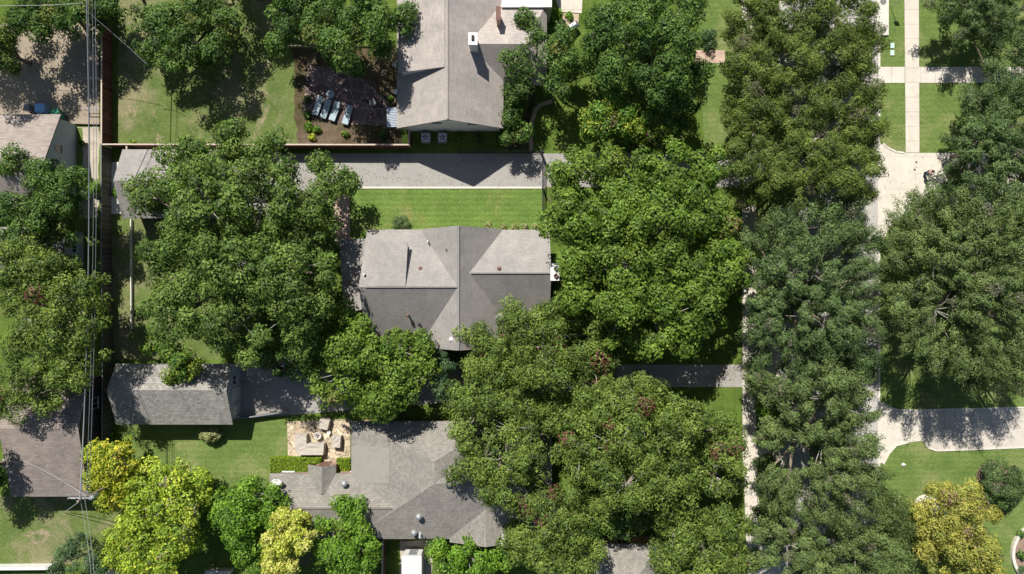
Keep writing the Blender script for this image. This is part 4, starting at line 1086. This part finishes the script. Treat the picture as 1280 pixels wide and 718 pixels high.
def leaf_mesh(name, cen, nor, ln, wd, col, origin, parent, along=None):
    """many single leaves (pointed, slightly folded quads) as one crown mesh"""
    n = len(cen)
    nor = nor / (np.linalg.norm(nor, axis=1, keepdims=True) + 1e-9)
    ax = rng.normal(size=(n, 3))
    if along is not None: ax = ax * .45 + along
    ax -= (ax * nor).sum(1, keepdims=True) * nor
    ax /= (np.linalg.norm(ax, axis=1, keepdims=True) + 1e-9)
    bx = np.cross(nor, ax)
    ln = ln[:, None]; wd = wd[:, None]
    v = np.empty((n, 4, 3))
    v[:, 0] = cen - ax * ln * .5
    v[:, 1] = cen + bx * wd * .5 - ax * ln * .04 + nor * wd * .12
    v[:, 2] = cen + ax * ln * .5 - nor * ln * .12
    v[:, 3] = cen - bx * wd * .5 - ax * ln * .04 + nor * wd * .12
    v -= np.array(origin)
    me = bpy.data.meshes.new(name)
    me.vertices.add(4 * n); me.vertices.foreach_set('co', v.reshape(-1).astype(np.float32))
    me.loops.add(4 * n); me.loops.foreach_set('vertex_index', np.arange(4 * n, dtype=np.int32))
    me.polygons.add(n); me.polygons.foreach_set('loop_start', np.arange(0, 4 * n, 4, dtype=np.int32))
    me.polygons.foreach_set('loop_total', np.full(n, 4, dtype=np.int32))
    me.update(calc_edges=True)
    at = me.attributes.new('leaf_color', 'FLOAT_VECTOR', 'FACE')
    at.data.foreach_set('vector', col.reshape(-1).astype(np.float32))
    return link(name, me, 'leaf', parent)

NL = [0]
def clump_leaves(cc, rc, sp, up=.3, flat=.8, dens=1.0, seed=0, axis=None):
    """leaves over the shells of the clumps with centres cc and radii rc; axis = direction each clump is drawn out along"""
    s = SP[sp]; area = 4 * np.pi * rc ** 2 * .8
    cnt = np.maximum(12, (area * s['d'] * dens * .86).astype(int))
    idx = np.repeat(np.arange(len(cc)), cnt); n = len(idx)
    d = rng.normal(size=(n, 3)); d /= np.linalg.norm(d, axis=1, keepdims=True)
    neg = (d[:, 2] < -.15) & (rng.random(n) < .75); d[neg, 2] *= -1
    lump = 1 + .25 * np.sin(d[:, 0] * 5 + idx * 1.7) * np.sin(d[:, 1] * 5 + idx * 2.3) + .14 * np.sin(d[:, 2] * 9 + idx)
    rr = rc[idx] * lump * (1 - .4 * rng.random(n) ** 2.4)
    off = d * rr[:, None] * np.array([1, 1, flat])
    if axis is not None:
        a = axis[idx]; k = s.get('st', 1.0); t_ = (off * a).sum(1, keepdims=True)
        off = (off - t_ * a) * (1 / k ** .6) + t_ * a * k
    p = cc[idx] + off
    nor = d * .95 + rng.normal(size=(n, 3)) * .36 + np.array([0, 0, up])
    pal = np.array(s['pal']); K = len(pal)
    if s.get('green', 1): pal = pal * np.array([.96, 1.14, .92])
    main = rng.integers(0, K, len(cc)); pick = np.where(rng.random(n) < .5, main[idx], rng.integers(0, K, n))
    tone = rng.normal(size=len(cc)) * .10
    col = pal[pick] * (1 + tone[idx][:, None] + .2 * rng.normal(size=(n, 1))).clip(.5, 1.6)
    oddc = rng.random(len(cc)) < s['oddp']; o_ = oddc[idx] & (rng.random(n) < .6)
    col[o_] = np.array(s['odd']) * (1 + .2 * rng.normal(size=(o_.sum(), 1))).clip(.6, 1.4)
    ln = s['l'] * .84 * rng.lognormal(0, .28, n).clip(.5, 1.9); wd = s['w'] * .84 * rng.uniform(.65, 1.3, n)
    return p, nor, ln, wd, col.clip(.005, .65), (axis[idx] if axis is not None else None)

def tree(name, label, lobes, sp, H=11.0, zlow=.42, base=None, cat='tree', group=None, bark='bark', flat=.72, dens=1.0, twigs=True, gap=None, seed=None, grow=1.04):
    """lobes: (px, py, radius_px) of the crown's main masses as measured; each sits at its own height on a dome"""
    s = SP[sp]; seed = seed or (abs(hash(label)) % 9999 if False else sum(map(ord, label)) % 9973)
    lr = random.Random(seed)
    pts = np.array([(a, b_) for a, b_, c in lobes], float); cen = pts.mean(0) if base is None else np.array(base, float)
    dist = np.linalg.norm(pts - cen, axis=1); R_ = max(dist.max() + 20, 30)
    L3 = []; Rr = []; skirt = []
    for (a, b_, c), dd in zip(lobes, dist):
        z = H * (zlow + (.80 - zlow) * max(0, 1 - (dd / R_) ** 2)) * lr.uniform(.84, 1.12)
        r_ = S(c, z) * grow
        z = min(z, H - r_ * flat); z = max(z, r_ * flat * .8 + .3)
        q = P(a, b_, z + r_ * flat * .35)
        L3.append((q[0], q[1], z)); Rr.append(r_); skirt.append(False)
    n_top = len(L3)
    for (a, b_, c), (x_, y_, z_), r_ in list(zip(lobes, L3, Rr)):          # lower boughs under each main mass
        z = z_ * .52
        if z < 1.6: continue
        q = P(a, b_, z + 1.0)
        L3.append((q[0] * .6 + x_ * .4, q[1] * .6 + y_ * .4, z)); Rr.append(r_ * .88); skirt.append(True)
    L3 = np.array(L3); Rr = np.array(Rr)
    bx, by, _ = P(cen[0], cen[1], H * .6); o = (bx, by, 0)
    t = thing(name, o, label, cat, group)
    cc = []; cr = []
    for i in range(len(L3)):
        n = int(max(6, (1.5 if skirt[i] else 2.7) * (Rr[i] / s['rc']) ** 2))
        d = rng.normal(size=(n, 3)); d /= np.linalg.norm(d, axis=1, keepdims=True)
        neg = d[:, 2] < (-.4 if skirt[i] else -.15); d[neg, 2] *= -1
        rad = max(Rr[i] - s['rc'] * .5, .3)
        wob = 1 + .22 * fnoise(d * 2.2, 1.7, seed + i)
        inner = rng.random(n) < .2
        f = np.where(inner, rng.uniform(.35, .8, n), rng.uniform(.82, 1.1, n))
        p = L3[i] + d * (rad * wob * f)[:, None] * np.array([1, 1, flat])
        keep = np.ones(n, bool)                                             # drop what is buried in the other masses
        for j in range(len(L3)):
            if j == i: continue
            e = (p - L3[j]) / (np.array([1, 1, flat]) * Rr[j]); keep &= ~((np.linalg.norm(e, axis=1) < .72))
        keep &= ~((fnoise(p, .9, seed) < -.55 + (s['gap'] if gap is None else gap)) & (rng.random(n) < .8))
        keep &= p[:, 2] > .5
        p = p[keep]
        cc.append(p); cr.append(s['rc'] * rng.uniform(.55, 1.25, len(p)) * min(1, Rr[i] / s['rc'] / 1.6))
    cc = np.concatenate(cc); cr = np.concatenate(cr)
    ax_ = None; twn = 1.0
    if 'st' in s:
        twn = .45
        ax_ = cc - np.array([bx, by, H * .25]); ax_ += rng.normal(size=ax_.shape) * 1.2; ax_ /= np.linalg.norm(ax_, axis=1, keepdims=True)
    p, nor, ln, wd, col, al = clump_leaves(cc, cr, sp, dens=dens, seed=seed, axis=ax_)
    NL[0] += len(p)
    leaf_mesh('crown', p, nor, ln, wd, col, o, t, al)
    # trunk, limbs and twigs
    tr = MB(o); r0 = .045 * H * .75
    fz = H * .22
    lean = lr.uniform(-.3, .3)
    tr.tube([(bx, by, -.05), (bx + lean * .3, by, fz * .5), (bx + lean, by + lean * .5, fz)], [r0 * 1.25, r0 * .9, r0 * .8], 9)
    F = Vector((bx + lean, by + lean * .5, fz - .1))
    to = tr.build('trunk', bark, t, smooth=True)
    br_ = MB(o); tw = MB(o)
    for i in range(n_top):
        q = Vector(L3[i]); q.z -= Rr[i] * .15
        m1 = F.lerp(q, .45) + Vector((lr.uniform(-.4, .4), lr.uniform(-.4, .4), (q.z - F.z) * .12))
        br_.tube([F, m1, q], [r0 * .55, r0 * .38, r0 * .2], 6)
        if twigs:
            dd = np.linalg.norm(cc - L3[i], axis=1); near = np.argsort(dd)[:400]; near = near[dd[near] < Rr[i] * 1.05]
            lr2 = list(near); lr.shuffle(lr2)
            for k in lr2[:int((6 + Rr[i] * 3.2) * twn)]:
                e = Vector(cc[k]); mid = q.lerp(e, .5) + Vector((lr.uniform(-.3, .3), lr.uniform(-.3, .3), lr.uniform(0, .4)))
                e2 = e + Vector((lr.uniform(-.3, .3), lr.uniform(-.3, .3), cr[k] * lr.uniform(.5, 1.05)))
                tw.tube([q, mid, e, e2], [.05, .04, .03, .014], 4)
    br_.build('limbs', bark, to, smooth=True)
    if twigs: tw.build('twigs', 'bark_pale', to)
    return t

G1, G2, G3 = 'street trees shading the road', 'garden trees around the houses', 'trees of the right hand park strip'
tree('pecan_tree', 'huge loose light green tree covering the yard behind the grey garage', [(295, 183, 30), (232, 205, 38), (190, 248, 30), (345, 198, 30), (405, 212, 24), (428, 228, 20), (250, 255, 50), (320, 250, 48), (378, 285, 42), (222, 320, 46), (290, 330, 52), (355, 345, 55), (228, 390, 46), (295, 405, 45), (362, 400, 42), (403, 345, 24), (395, 250, 22)], 'pecan', 13.5, group=G2, base=(300, 320))
tree('shade_tree', 'bright yellow green tree between the main house and the south garage', [(456, 408, 20), (520, 432, 20), (424, 402, 24), (445, 432, 34), (498, 440, 30), (425, 470, 38), (480, 485, 40), (468, 508, 24), (520, 455, 22), (410, 445, 20)], 'oak', 9.0, group=G2, base=(462, 455))
tree('cypress_tree', 'small blue green tree beside the south gable of the main house', [(545, 445, 16), (560, 452, 14), (535, 425, 10), (552, 463, 12), (548, 482, 14), (556, 498, 12)], 'bluish', 5.5, group=G2)
tree('oak_tree', 'wide round oak with fresh green clumps filling the front yard of the main house', [(715, 218, 32), (768, 208, 28), (828, 210, 33), (885, 215, 30), (718, 268, 36), (783, 268, 42), (850, 268, 42), (897, 270, 28), (730, 325, 32), (785, 330, 40), (850, 335, 42), (900, 335, 34), (932, 325, 18), (928, 352, 12), (722, 365, 24), (778, 382, 34), (835, 395, 38), (876, 385, 32), (828, 425, 24), (895, 395, 14), (765, 425, 14), (798, 428, 20), (855, 424, 20)], 'oak', 13.0, group=G2, base=(805, 315))
tree('elm_tree', 'yellow tinged tree leaning over the east end of the main roof', [(600, 425, 26), (650, 408, 32), (698, 398, 28), (742, 418, 28), (680, 450, 42), (620, 468, 36), (738, 462, 38), (583, 448, 16)], 'elm', 11.0, group=G2)
tree('elm_tree', 'loose green tree with reddish leaf clusters over the south house roof', [(595, 508, 36), (638, 540, 38), (603, 575, 32), (575, 592, 18), (655, 500, 36), (625, 610, 28), (580, 548, 22), (660, 575, 30)], 'elm', 12.0, group=G2)
tree('elm_tree', 'largest loose green tree beside the sidewalk below the shaded drive', [(740, 510, 38), (798, 500, 38), (855, 535, 40), (900, 560, 28), (780, 560, 46), (838, 595, 40), (728, 565, 38), (895, 598, 26), (915, 585, 20), (905, 535, 20), (918, 610, 16), (912, 560, 20), (785, 610, 34), (700, 520, 30)], 'elm', 13.0, group=G2)
tree('elm_tree', 'green tree with bare white limb stubs above the bottom edge, right of the chimney', [(660, 620, 32), (702, 648, 36), (650, 680, 28), (720, 690, 32), (688, 705, 28), (750, 640, 20)], 'elm', 11.5, group=G2)
tree('elm_tree', 'green tree with grey bare twigs beside the lower end of the sidewalk', [(850, 655, 32), (900, 660, 32), (838, 700, 28), (888, 700, 38), (925, 702, 20), (935, 655, 12), (868, 730, 30)], 'elm', 11.5, group=G2)
tree('oak_tree', 'dark feathery tree at the top beside the fence corner', [(190, 28, 30), (235, 48, 34), (268, 22, 28), (185, 60, 20), (235, 12, 30), (210, 72, 16), (262, 58, 22)], 'dark', 7.5, group=G2)
tree('oak_tree', 'deep green tree shading the flagstones beside the north house', [(360, 25, 30), (408, 28, 38), (460, 25, 38), (502, 20, 22), (420, 64, 24), (378, -10, 36), (478, 58, 16), (345, 55, 14), (440, 80, 12)], 'dark', 10.5, group=G2)
tree('elm_tree', 'thin see through tree over the east wing of the north house', [(648, 80, 24), (700, 66, 24), (722, 80, 18), (652, 112, 16), (698, 98, 22), (655, 30, 16), (672, 48, 14), (705, 40, 16), (640, 118, 12)], 'dark', 8.0, group=G2, dens=.8, gap=.25)
tree('oak_tree', 'tall dark green tree behind the tan pavers in the north front yard', [(760, 30, 32), (810, 30, 38), (850, 48, 32), (778, 78, 32), (828, 98, 34), (868, 90, 18), (800, -12, 38), (855, 5, 24), (840, 128, 26), (870, 125, 14), (745, 62, 18)], 'dark', 12.0, group=G2)
tree('plum_tree', 'multicoloured yellow green and dark red tree above the driveway end', [(750, 150, 22), (785, 146, 28), (820, 155, 24), (855, 153, 14), (738, 166, 14), (800, 168, 16), (765, 128, 14)], 'mixed', 7.5, group=G2)
tree('live_oak', 'olive live oak over the street at the top edge', [(940, 20, 30), (1000, 10, 46), (1054, 20, 40), (1085, 50, 22), (930, 75, 26), (985, 75, 42), (1048, 75, 42), (1082, 95, 20), (925, 40, 16), (1020, -30, 45), (960, -20, 35)], 'liveoak_olive', 9.5, group=G1)
tree('live_oak', 'broad olive green live oak over the street beside the cross path', [(938, 240, 18), (930, 170, 22), (940, 140, 34), (1000, 140, 42), (1058, 150, 42), (1088, 165, 22), (940, 198, 32), (1000, 208, 42), (1060, 212, 38), (975, 238, 26), (1078, 240, 20), (1090, 125, 20), (1094, 195, 12)], 'liveoak_olive', 10.0, group=G1)
tree('live_oak', 'blue green live oak over the middle of the street', [(952, 385, 18), (950, 352, 13), (952, 420, 19), (948, 300, 17), (950, 450, 15), (980, 290, 32), (1040, 280, 42), (1078, 300, 24), (965, 335, 20), (1020, 340, 42), (1072, 350, 32), (980, 395, 34), (1040, 400, 46), (1082, 410, 22), (1000, 445, 32), (1060, 445, 38), (1090, 460, 14)], 'liveoak_blue', 11.5, group=G1)
tree('live_oak', 'green live oak over the street facing the lower driveway apron', [(952, 478, 16), (960, 500, 14), (985, 498, 28), (1040, 500, 42), (1078, 515, 22), (975, 548, 28), (1035, 560, 42), (1078, 560, 26), (990, 615, 34), (1050, 615, 46), (1098, 600, 22), (1110, 635, 24), (968, 585, 16)], 'liveoak', 12.5, group=G1)
tree('live_oak', 'grey green live oak over the street at the bottom edge', [(950, 672, 12), (945, 700, 12), (990, 685, 36), (1050, 690, 46), (1100, 695, 36), (968, 650, 18), (1122, 670, 20), (1020, 730, 40), (1080, 735, 40)], 'liveoak', 12.0, group=G1)
tree('live_oak', 'dark live oak in the upper corner casting shade on the cross path', [(1184, 2, 24), (1212, 34, 20), (1200, 2, 32), (1240, 18, 34), (1275, 60, 38), (1238, 85, 14), (1285, 5, 40), (1225, -20, 35)], 'liveoak_blue', 5.5, group=G3)
tree('live_oak', 'dark live oak whose edge overhangs the person and the upper apron', [(1225, 122, 24), (1262, 122, 36), (1272, 180, 42), (1232, 172, 30), (1208, 202, 18), (1240, 218, 38), (1200, 228, 14), (1290, 225, 40)], 'liveoak_blue', 10.0, group=G3)
tree('live_oak', 'widest pale olive live oak right of the street', [(1305, 300, 30), (1308, 375, 32), (1280, 262, 26), (1300, 430, 28), (1150, 272, 26), (1190, 262, 32), (1130, 320, 28), (1180, 320, 42), (1240, 290, 42), (1128, 378, 26), (1178, 388, 42), (1240, 370, 46), (1282, 330, 38), (1150, 428, 22), (1200, 438, 34), (1250, 448, 34), (1284, 420, 32), (1278, 475, 18), (1222, 468, 22)], 'liveoak', 13.5, group=G3)
tree('maple_tree', 'golden yellow tree with rounded crown on the lower right lawn', [(1195, 640, 38), (1168, 660, 22), (1222, 648, 28), (1200, 688, 38), (1230, 690, 24), (1165, 690, 18), (1200, 718, 26), (1235, 715, 16), (1160, 640, 14)], 'gold', 8.0, group=G3)
tree('oak_tree', 'dense green tree behind the gable wall of the tan house', [(18, 212, 26), (60, 222, 30), (28, 268, 32), (78, 250, 24), (62, 290, 22), (8, 305, 22), (40, 300, 20), (85, 222, 14)], 'dark', 9.5, group=G2)
tree('pecan_tree', 'large twiggy olive tree beside the alley fence', [(42, 322, 24), (12, 328, 24), (68, 330, 18), (38, 350, 30), (88, 368, 30), (28, 400, 32), (78, 410, 36), (112, 400, 16), (38, 448, 36), (88, 458, 32), (15, 505, 26), (60, 488, 26), (108, 352, 14), (5, 360, 20)], 'elm', 12.0, group=G2)
tree('shade_tree', 'tree with pinkish twigs in the upper left corner beside the pole', [(20, 20, 20), (42, 28, 18), (75, 20, 26), (108, 22, 20), (132, 10, 16), (95, -8, 25), (40, -5, 25)], 'dark', 7.0, group=G2)
tree('shade_tree', 'small tree crossing the picture edge above the bare pavement', [(-5, 62, 18), (5, 80, 12), (0, 45, 14)], 'elm', 7.0, group=G2)
tree('maple_tree', 'bright yellow tree beside the brown roofed house', [(150, 560, 14), (128, 575, 24), (142, 608, 28), (118, 600, 16), (150, 580, 18), (135, 628, 14)], 'yellow', 7.5, group=G2)
tree('maple_tree', 'broad yellow green tree with orange sprigs on the south lawn', [(170, 700, 24), (210, 660, 28), (250, 625, 16), (185, 612, 30), (212, 600, 24), (190, 648, 36), (230, 640, 26), (150, 682, 26), (200, 690, 34), (242, 608, 18), (165, 650, 22), (230, 680, 18), (190, 715, 24)], 'limey', 8.5, group=G2)
tree('maple_tree', 'pale yellow tree between the two vivid green trees', [(362, 652, 20), (348, 678, 20), (374, 676, 18), (350, 704, 20), (392, 664, 12), (335, 700, 14)], 'lemon', 8.5, group=G2)
tree('maple_tree', 'vivid green tree right of the broad yellow tree', [(310, 622, 26), (290, 650, 24), (330, 648, 22), (302, 678, 26), (345, 620, 16), (312, 700, 18), (275, 625, 16)], 'vivid', 7.0, group=G2)
tree('maple_tree', 'vivid green tree against the south house roof', [(430, 640, 22), (450, 660, 22), (415, 662, 22), (440, 690, 30), (412, 695, 20), (458, 702, 16), (435, 715, 20)], 'vivid', 7.0, group=G2)
tree('shade_tree', 'row of low leafy growth below the south house eave', [(548, 697, 20), (585, 697, 22), (620, 705, 18), (560, 715, 16), (600, 715, 16), (640, 700, 12)], 'vivid', 5.0, group=G2, dens=1.0)
tree('shade_tree', 'climber with dark red leaves hanging over the south garage roof', [(200, 430, 18), (217, 452, 20), (236, 465, 14), (215, 475, 10), (185, 440, 12)], 'mixed', 6.0, group=G2)
tree('shade_tree', 'shaded green tree between the south garage and the yellow green tree', [(330, 452, 18), (362, 455, 20), (385, 462, 14), (345, 465, 12)], 'dark', 6.5, group=G2)
tree('cedar_tree', 'soft bluish shrubby cedar under the corner power lines', [(82, 700, 16), (108, 700, 20), (95, 680, 14), (122, 712, 12), (68, 712, 10)], 'bluish', 4.0, group=G2)
tree('shade_tree', 'dark tree deep in the shade between the two southern elm trees', [(760, 640, 28), (800, 648, 24), (735, 660, 16), (780, 655, 16)], 'dark', 7.0, group=G2)
tree('shade_tree', 'young dark tree shading the path beside the north house', [(640, 148, 16), (652, 165, 12), (636, 172, 10), (646, 128, 14)], 'dark', 4.5, group=G2)
tree('shade_tree', 'shrubby green tree left of the street behind the lower apron', [(975, 520, 16), (965, 505, 12), (985, 535, 12), (955, 515, 9)], 'vivid', 5.0, group=G1)

tree('shade_tree', 'tree beyond the left edge shading the bare pavement', [(-60, 40, 36), (-38, 15, 24), (-75, -10, 40), (-40, 62, 20)], 'elm', 11.0, group=G2)
tree('shade_tree', 'dark tree beyond the top edge shading the dry garden', [(290, -62, 34), (330, -58, 36), (310, -95, 40), (355, -85, 34), (262, -80, 28)], 'dark', 10.0, group=G2)
tree('shade_tree', 'tree beyond the left edge beside the brown roofed house', [(-30, 575, 26), (-50, 600, 28), (-22, 600, 16)], 'dark', 8.0, group=G2)

# shrubs: rounded leafy mounds
def shrub(name, label, px, py, r_, h, sp, cat='shrub', sy=1.0, group=None, dens=1.0):
    z = h * .5; q = P(px, py, z); o = (q[0], q[1], 0)
    n = max(5, int(9 * (r_ / SP[sp]['rc']) ** 2 * .35))
    d = rng.normal(size=(n, 3)); d /= np.linalg.norm(d, axis=1, keepdims=True); d[:, 2] = np.abs(d[:, 2])
    k = max(r_ - SP[sp]['rc'] * .6, r_ * .4)
    c = np.array([q[0], q[1], h * .35]) + d * np.array([k, k * sy, max(.05, h * .65 - SP[sp]['rc'] * .5)])
    p, nor, ln, wd, col, _ = clump_leaves(c, np.full(n, min(SP[sp]['rc'], r_ * .6)) * rng.uniform(.8, 1.1, n), sp, dens=dens)
    NL[0] += len(p)
    t = thing(name, o, label, cat, group)
    p[:, 2] = np.maximum(p[:, 2], .03)
    leaf_mesh('foliage', p, nor, ln, wd, col, o, t)
    mb = MB()
    for j in range(4):
        a = j * 1.6; mb.tube([(0, 0, 0), (math.cos(a) * r_ * .3, math.sin(a) * r_ * .3, h * .5)], [.04, .015], 5)
    mb.build('stem', 'bark', t)
    return t
shrub('round_bush', 'clipped grey green round bush at the wall of the main house', 502, 280, 1.0, 1.3, 'clip', sy=.75)
shrub('round_bush', 'dark round shrub beside the golden tree', 1250, 605, 2.4, 2.9, 'liveoak_blue', dens=1.7)
shrub('round_bush', 'yellow green round bush below the grey garage eave', 263, 543, 1.15, 1.5, 'bushy', sy=.7, dens=1.5)
shrub('flower_bush', 'bright yellow flowering clump beside the driveway fence', 390, 172, .42, .5, 'yellow', dens=2)
for i, (x, lb) in enumerate(((612, 'yellow green low shrub against the house wall, first from the gable'), (628, 'low shrub against the house wall, second from the gable'), (643, 'low shrub against the house wall, third from the gable'), (656, 'low shrub against the house wall, fourth from the gable'), (669, 'low shrub against the house wall, nearest the iron railing'))):
    shrub('low_shrub', lb, x, 284.5 - (i % 2), .55 if i == 0 else .42, .6, 'bushy', group='low shrubs along the house wall')
for i, (x, y, r_, sp, lb) in enumerate(((383, 124, .5, 'dark', 'dark small shrub beside the row of loungers, farther from the fence'), (384, 144, .5, 'dark', 'dark small shrub beside the row of loungers, nearer the fence'), (386, 158, .55, 'vivid', 'bright leafy plant beyond the first lounger'), (396, 162, .5, 'vivid', 'green plant between the loungers and the fence'),
        (431, 168, .45, 'mixed', 'small leafy plant beside the fence under the last lounger'), (478, 168, .6, 'dark', 'shaded shrub between the patio and the fence'), (488, 124, .35, 'vivid', 'small green plant at the house corner by the awning'), (575, 172, .5, 'mixed', 'plant at the wall below the gable, nearest the air conditioners'), (600, 172, .6, 'dark', 'dark plant along the wall below the gable'), (622, 175, .6, 'mixed', 'plant at the far end of the gable wall'),
        (886, 50, 1.0, 'bluish', 'thin grey green shrub beside the brick walk'), (712, 20, .5, 'vivid', 'bright green plant at the corner of the tan pavers'), (692, 20, .9, 'vivid', 'bright green shrub against the north house east wall'), (868, 122, .7, 'mixed', 'yellow shrub at the edge of the north front lawn'),
        (165, 178, .35, 'mixed', 'small weed plant at the fence junction'), (118, 236, .9, 'vivid', 'bright green bush beside the alley fence'), (145, 240, .6, 'vivid', 'bright green bush leaning over the white slab'), (102, 178, .4, 'vivid', 'small weed in the alley beside the step'), (108, 530, .35, 'vivid', 'small green weed beside the brown roofed house'), (137, 548, .6, 'vivid', 'bright green plant beside the alley fence end'),
        (1276, 668, .5, 'dark', 'dark plant in the round flower bed, nearest the lawn'), (1278, 694, .6, 'dark', 'dark plant in the middle of the round flower bed'), (1276, 712, .5, 'bluish', 'bluish plant in the round flower bed, lowest of three'))):
    shrub('garden_plant', lb, x, y, r_, r_ * 1.3, sp, cat='plant', dens=1.3)
# hedges
def hedge(label, pts, h, sp='hedge'):
    q = [P(x, y, h)[:2] for x, y in pts]; xs = [a[0] for a in q]; ys = [a[1] for a in q]
    x0, x1, y0, y1 = min(xs), max(xs), min(ys), max(ys); o = ((x0 + x1) / 2, (y0 + y1) / 2, 0)
    n = int((x1 - x0) * (y1 - y0) * 480)
    p = np.stack([rng.uniform(x0, x1, n), rng.uniform(y0, y1, n), h + rng.normal(size=n) * .05], 1)
    m_ = int((x1 - x0 + y1 - y0) * 2 * h * 350)
    s_ = rng.integers(0, 4, m_); u = rng.random(m_)
    q2 = np.stack([np.where(s_ == 0, x0, np.where(s_ == 1, x1, x0 + u * (x1 - x0))), np.where(s_ == 2, y0, np.where(s_ == 3, y1, y0 + u * (y1 - y0))), rng.uniform(.02, h, m_)], 1) + rng.normal(size=(m_, 3)) * .03
    q2[:, 2] = np.maximum(q2[:, 2], .02)
    pp = np.concatenate([p, q2]); n = len(pp)
    nor = rng.normal(size=(n, 3)) * .6 + np.array([0, 0, .7]); s = SP[sp]; pal = np.array(s['pal'])
    col = pal[rng.integers(0, len(pal), n)] * rng.uniform(.75, 1.3, (n, 1))
    t = thing('hedge', o, label, 'hedge')
    leaf_mesh('foliage', pp, nor, s['l'] * rng.uniform(.8, 1.2, n), s['w'] * rng.uniform(.8, 1.2, n), col, o, t)
    mb = MB(o); mb.box(x0 + .12, x1 - .12, y0 + .12, y1 - .12, 0, h - .12); mb.build('inner_branches', 'bark', t)
hedge('long bright green clipped hedge below the covered sofa', [(338, 573), (384, 593)], .8)
hedge('end piece of the bright green hedge beyond the patio step', [(384.5, 573), (400, 580)], .8)
hedge('small square green hedge bed enclosed by the south house walls', [(421, 574), (437, 591)], .5)

# fallen leaves and twigs lying on paving, roof valleys and lawns
def litter(label, px0, px1, py0, py1, n, z, clusters, pal):
    a, b_ = P(px0, py1), P(px1, py0)
    cx = rng.uniform(a[0], b_[0], clusters); cy = rng.uniform(a[1], b_[1], clusters); k = rng.integers(0, clusters, n)
    loose = rng.random(n) < .35
    x = np.where(loose, rng.uniform(a[0], b_[0], n), cx[k] + rng.normal(size=n) * .55); y = np.where(loose, rng.uniform(a[1], b_[1], n), cy[k] + rng.normal(size=n) * .55)
    ok = (x > a[0]) & (x < b_[0]) & (y > a[1]) & (y < b_[1]); x = x[ok]; y = y[ok]; n = len(x)
    c = np.stack([x, y, np.full(n, z) + rng.uniform(.015, .035, n)], 1)
    nor = rng.normal(size=(n, 3)) * .15 + np.array([0, 0, 1.0]); pal = np.array(pal)
    ob = leaf_mesh('fallen_leaves', c, nor, rng.uniform(.06, .16, n), rng.uniform(.04, .1, n), pal[rng.integers(0, len(pal), n)] * rng.uniform(.6, 1.2, (n, 1)), (0, 0, 0), None)
    return tag(ob, label, 'leaf litter', kind='stuff')
TAN = [(.22, .15, .07), (.14, .09, .05), (.3, .22, .1), (.12, .13, .04)]
litter('brown leaves fallen on the grey driveway behind the striped lawn', 365, 900, 194, 233, 600, .02, 30, TAN)
litter('leaves fallen on the long pavement beside the street trees', 928, 944, 0, 718, 900, .05, 40, TAN)
litter('leaves fallen on the concrete street', 976, 1097, 0, 718, 3500, .012, 60, TAN)
litter('leaves fallen on the shaded drive by the south garage', 300, 920, 458, 484, 1500, .02, 30, TAN)
litter('leaves fallen on the bare yard pavement', 0, 122, 40, 150, 250, .05, 12, TAN)
litter('leaves fallen on the upper pale apron', 1100, 1180, 195, 260, 20, .045, 8, TAN)
litter('leaves fallen on the lower pale driveway', 1110, 1280, 514, 555, 120, .045, 10, TAN)
print('leaves', NL[0])
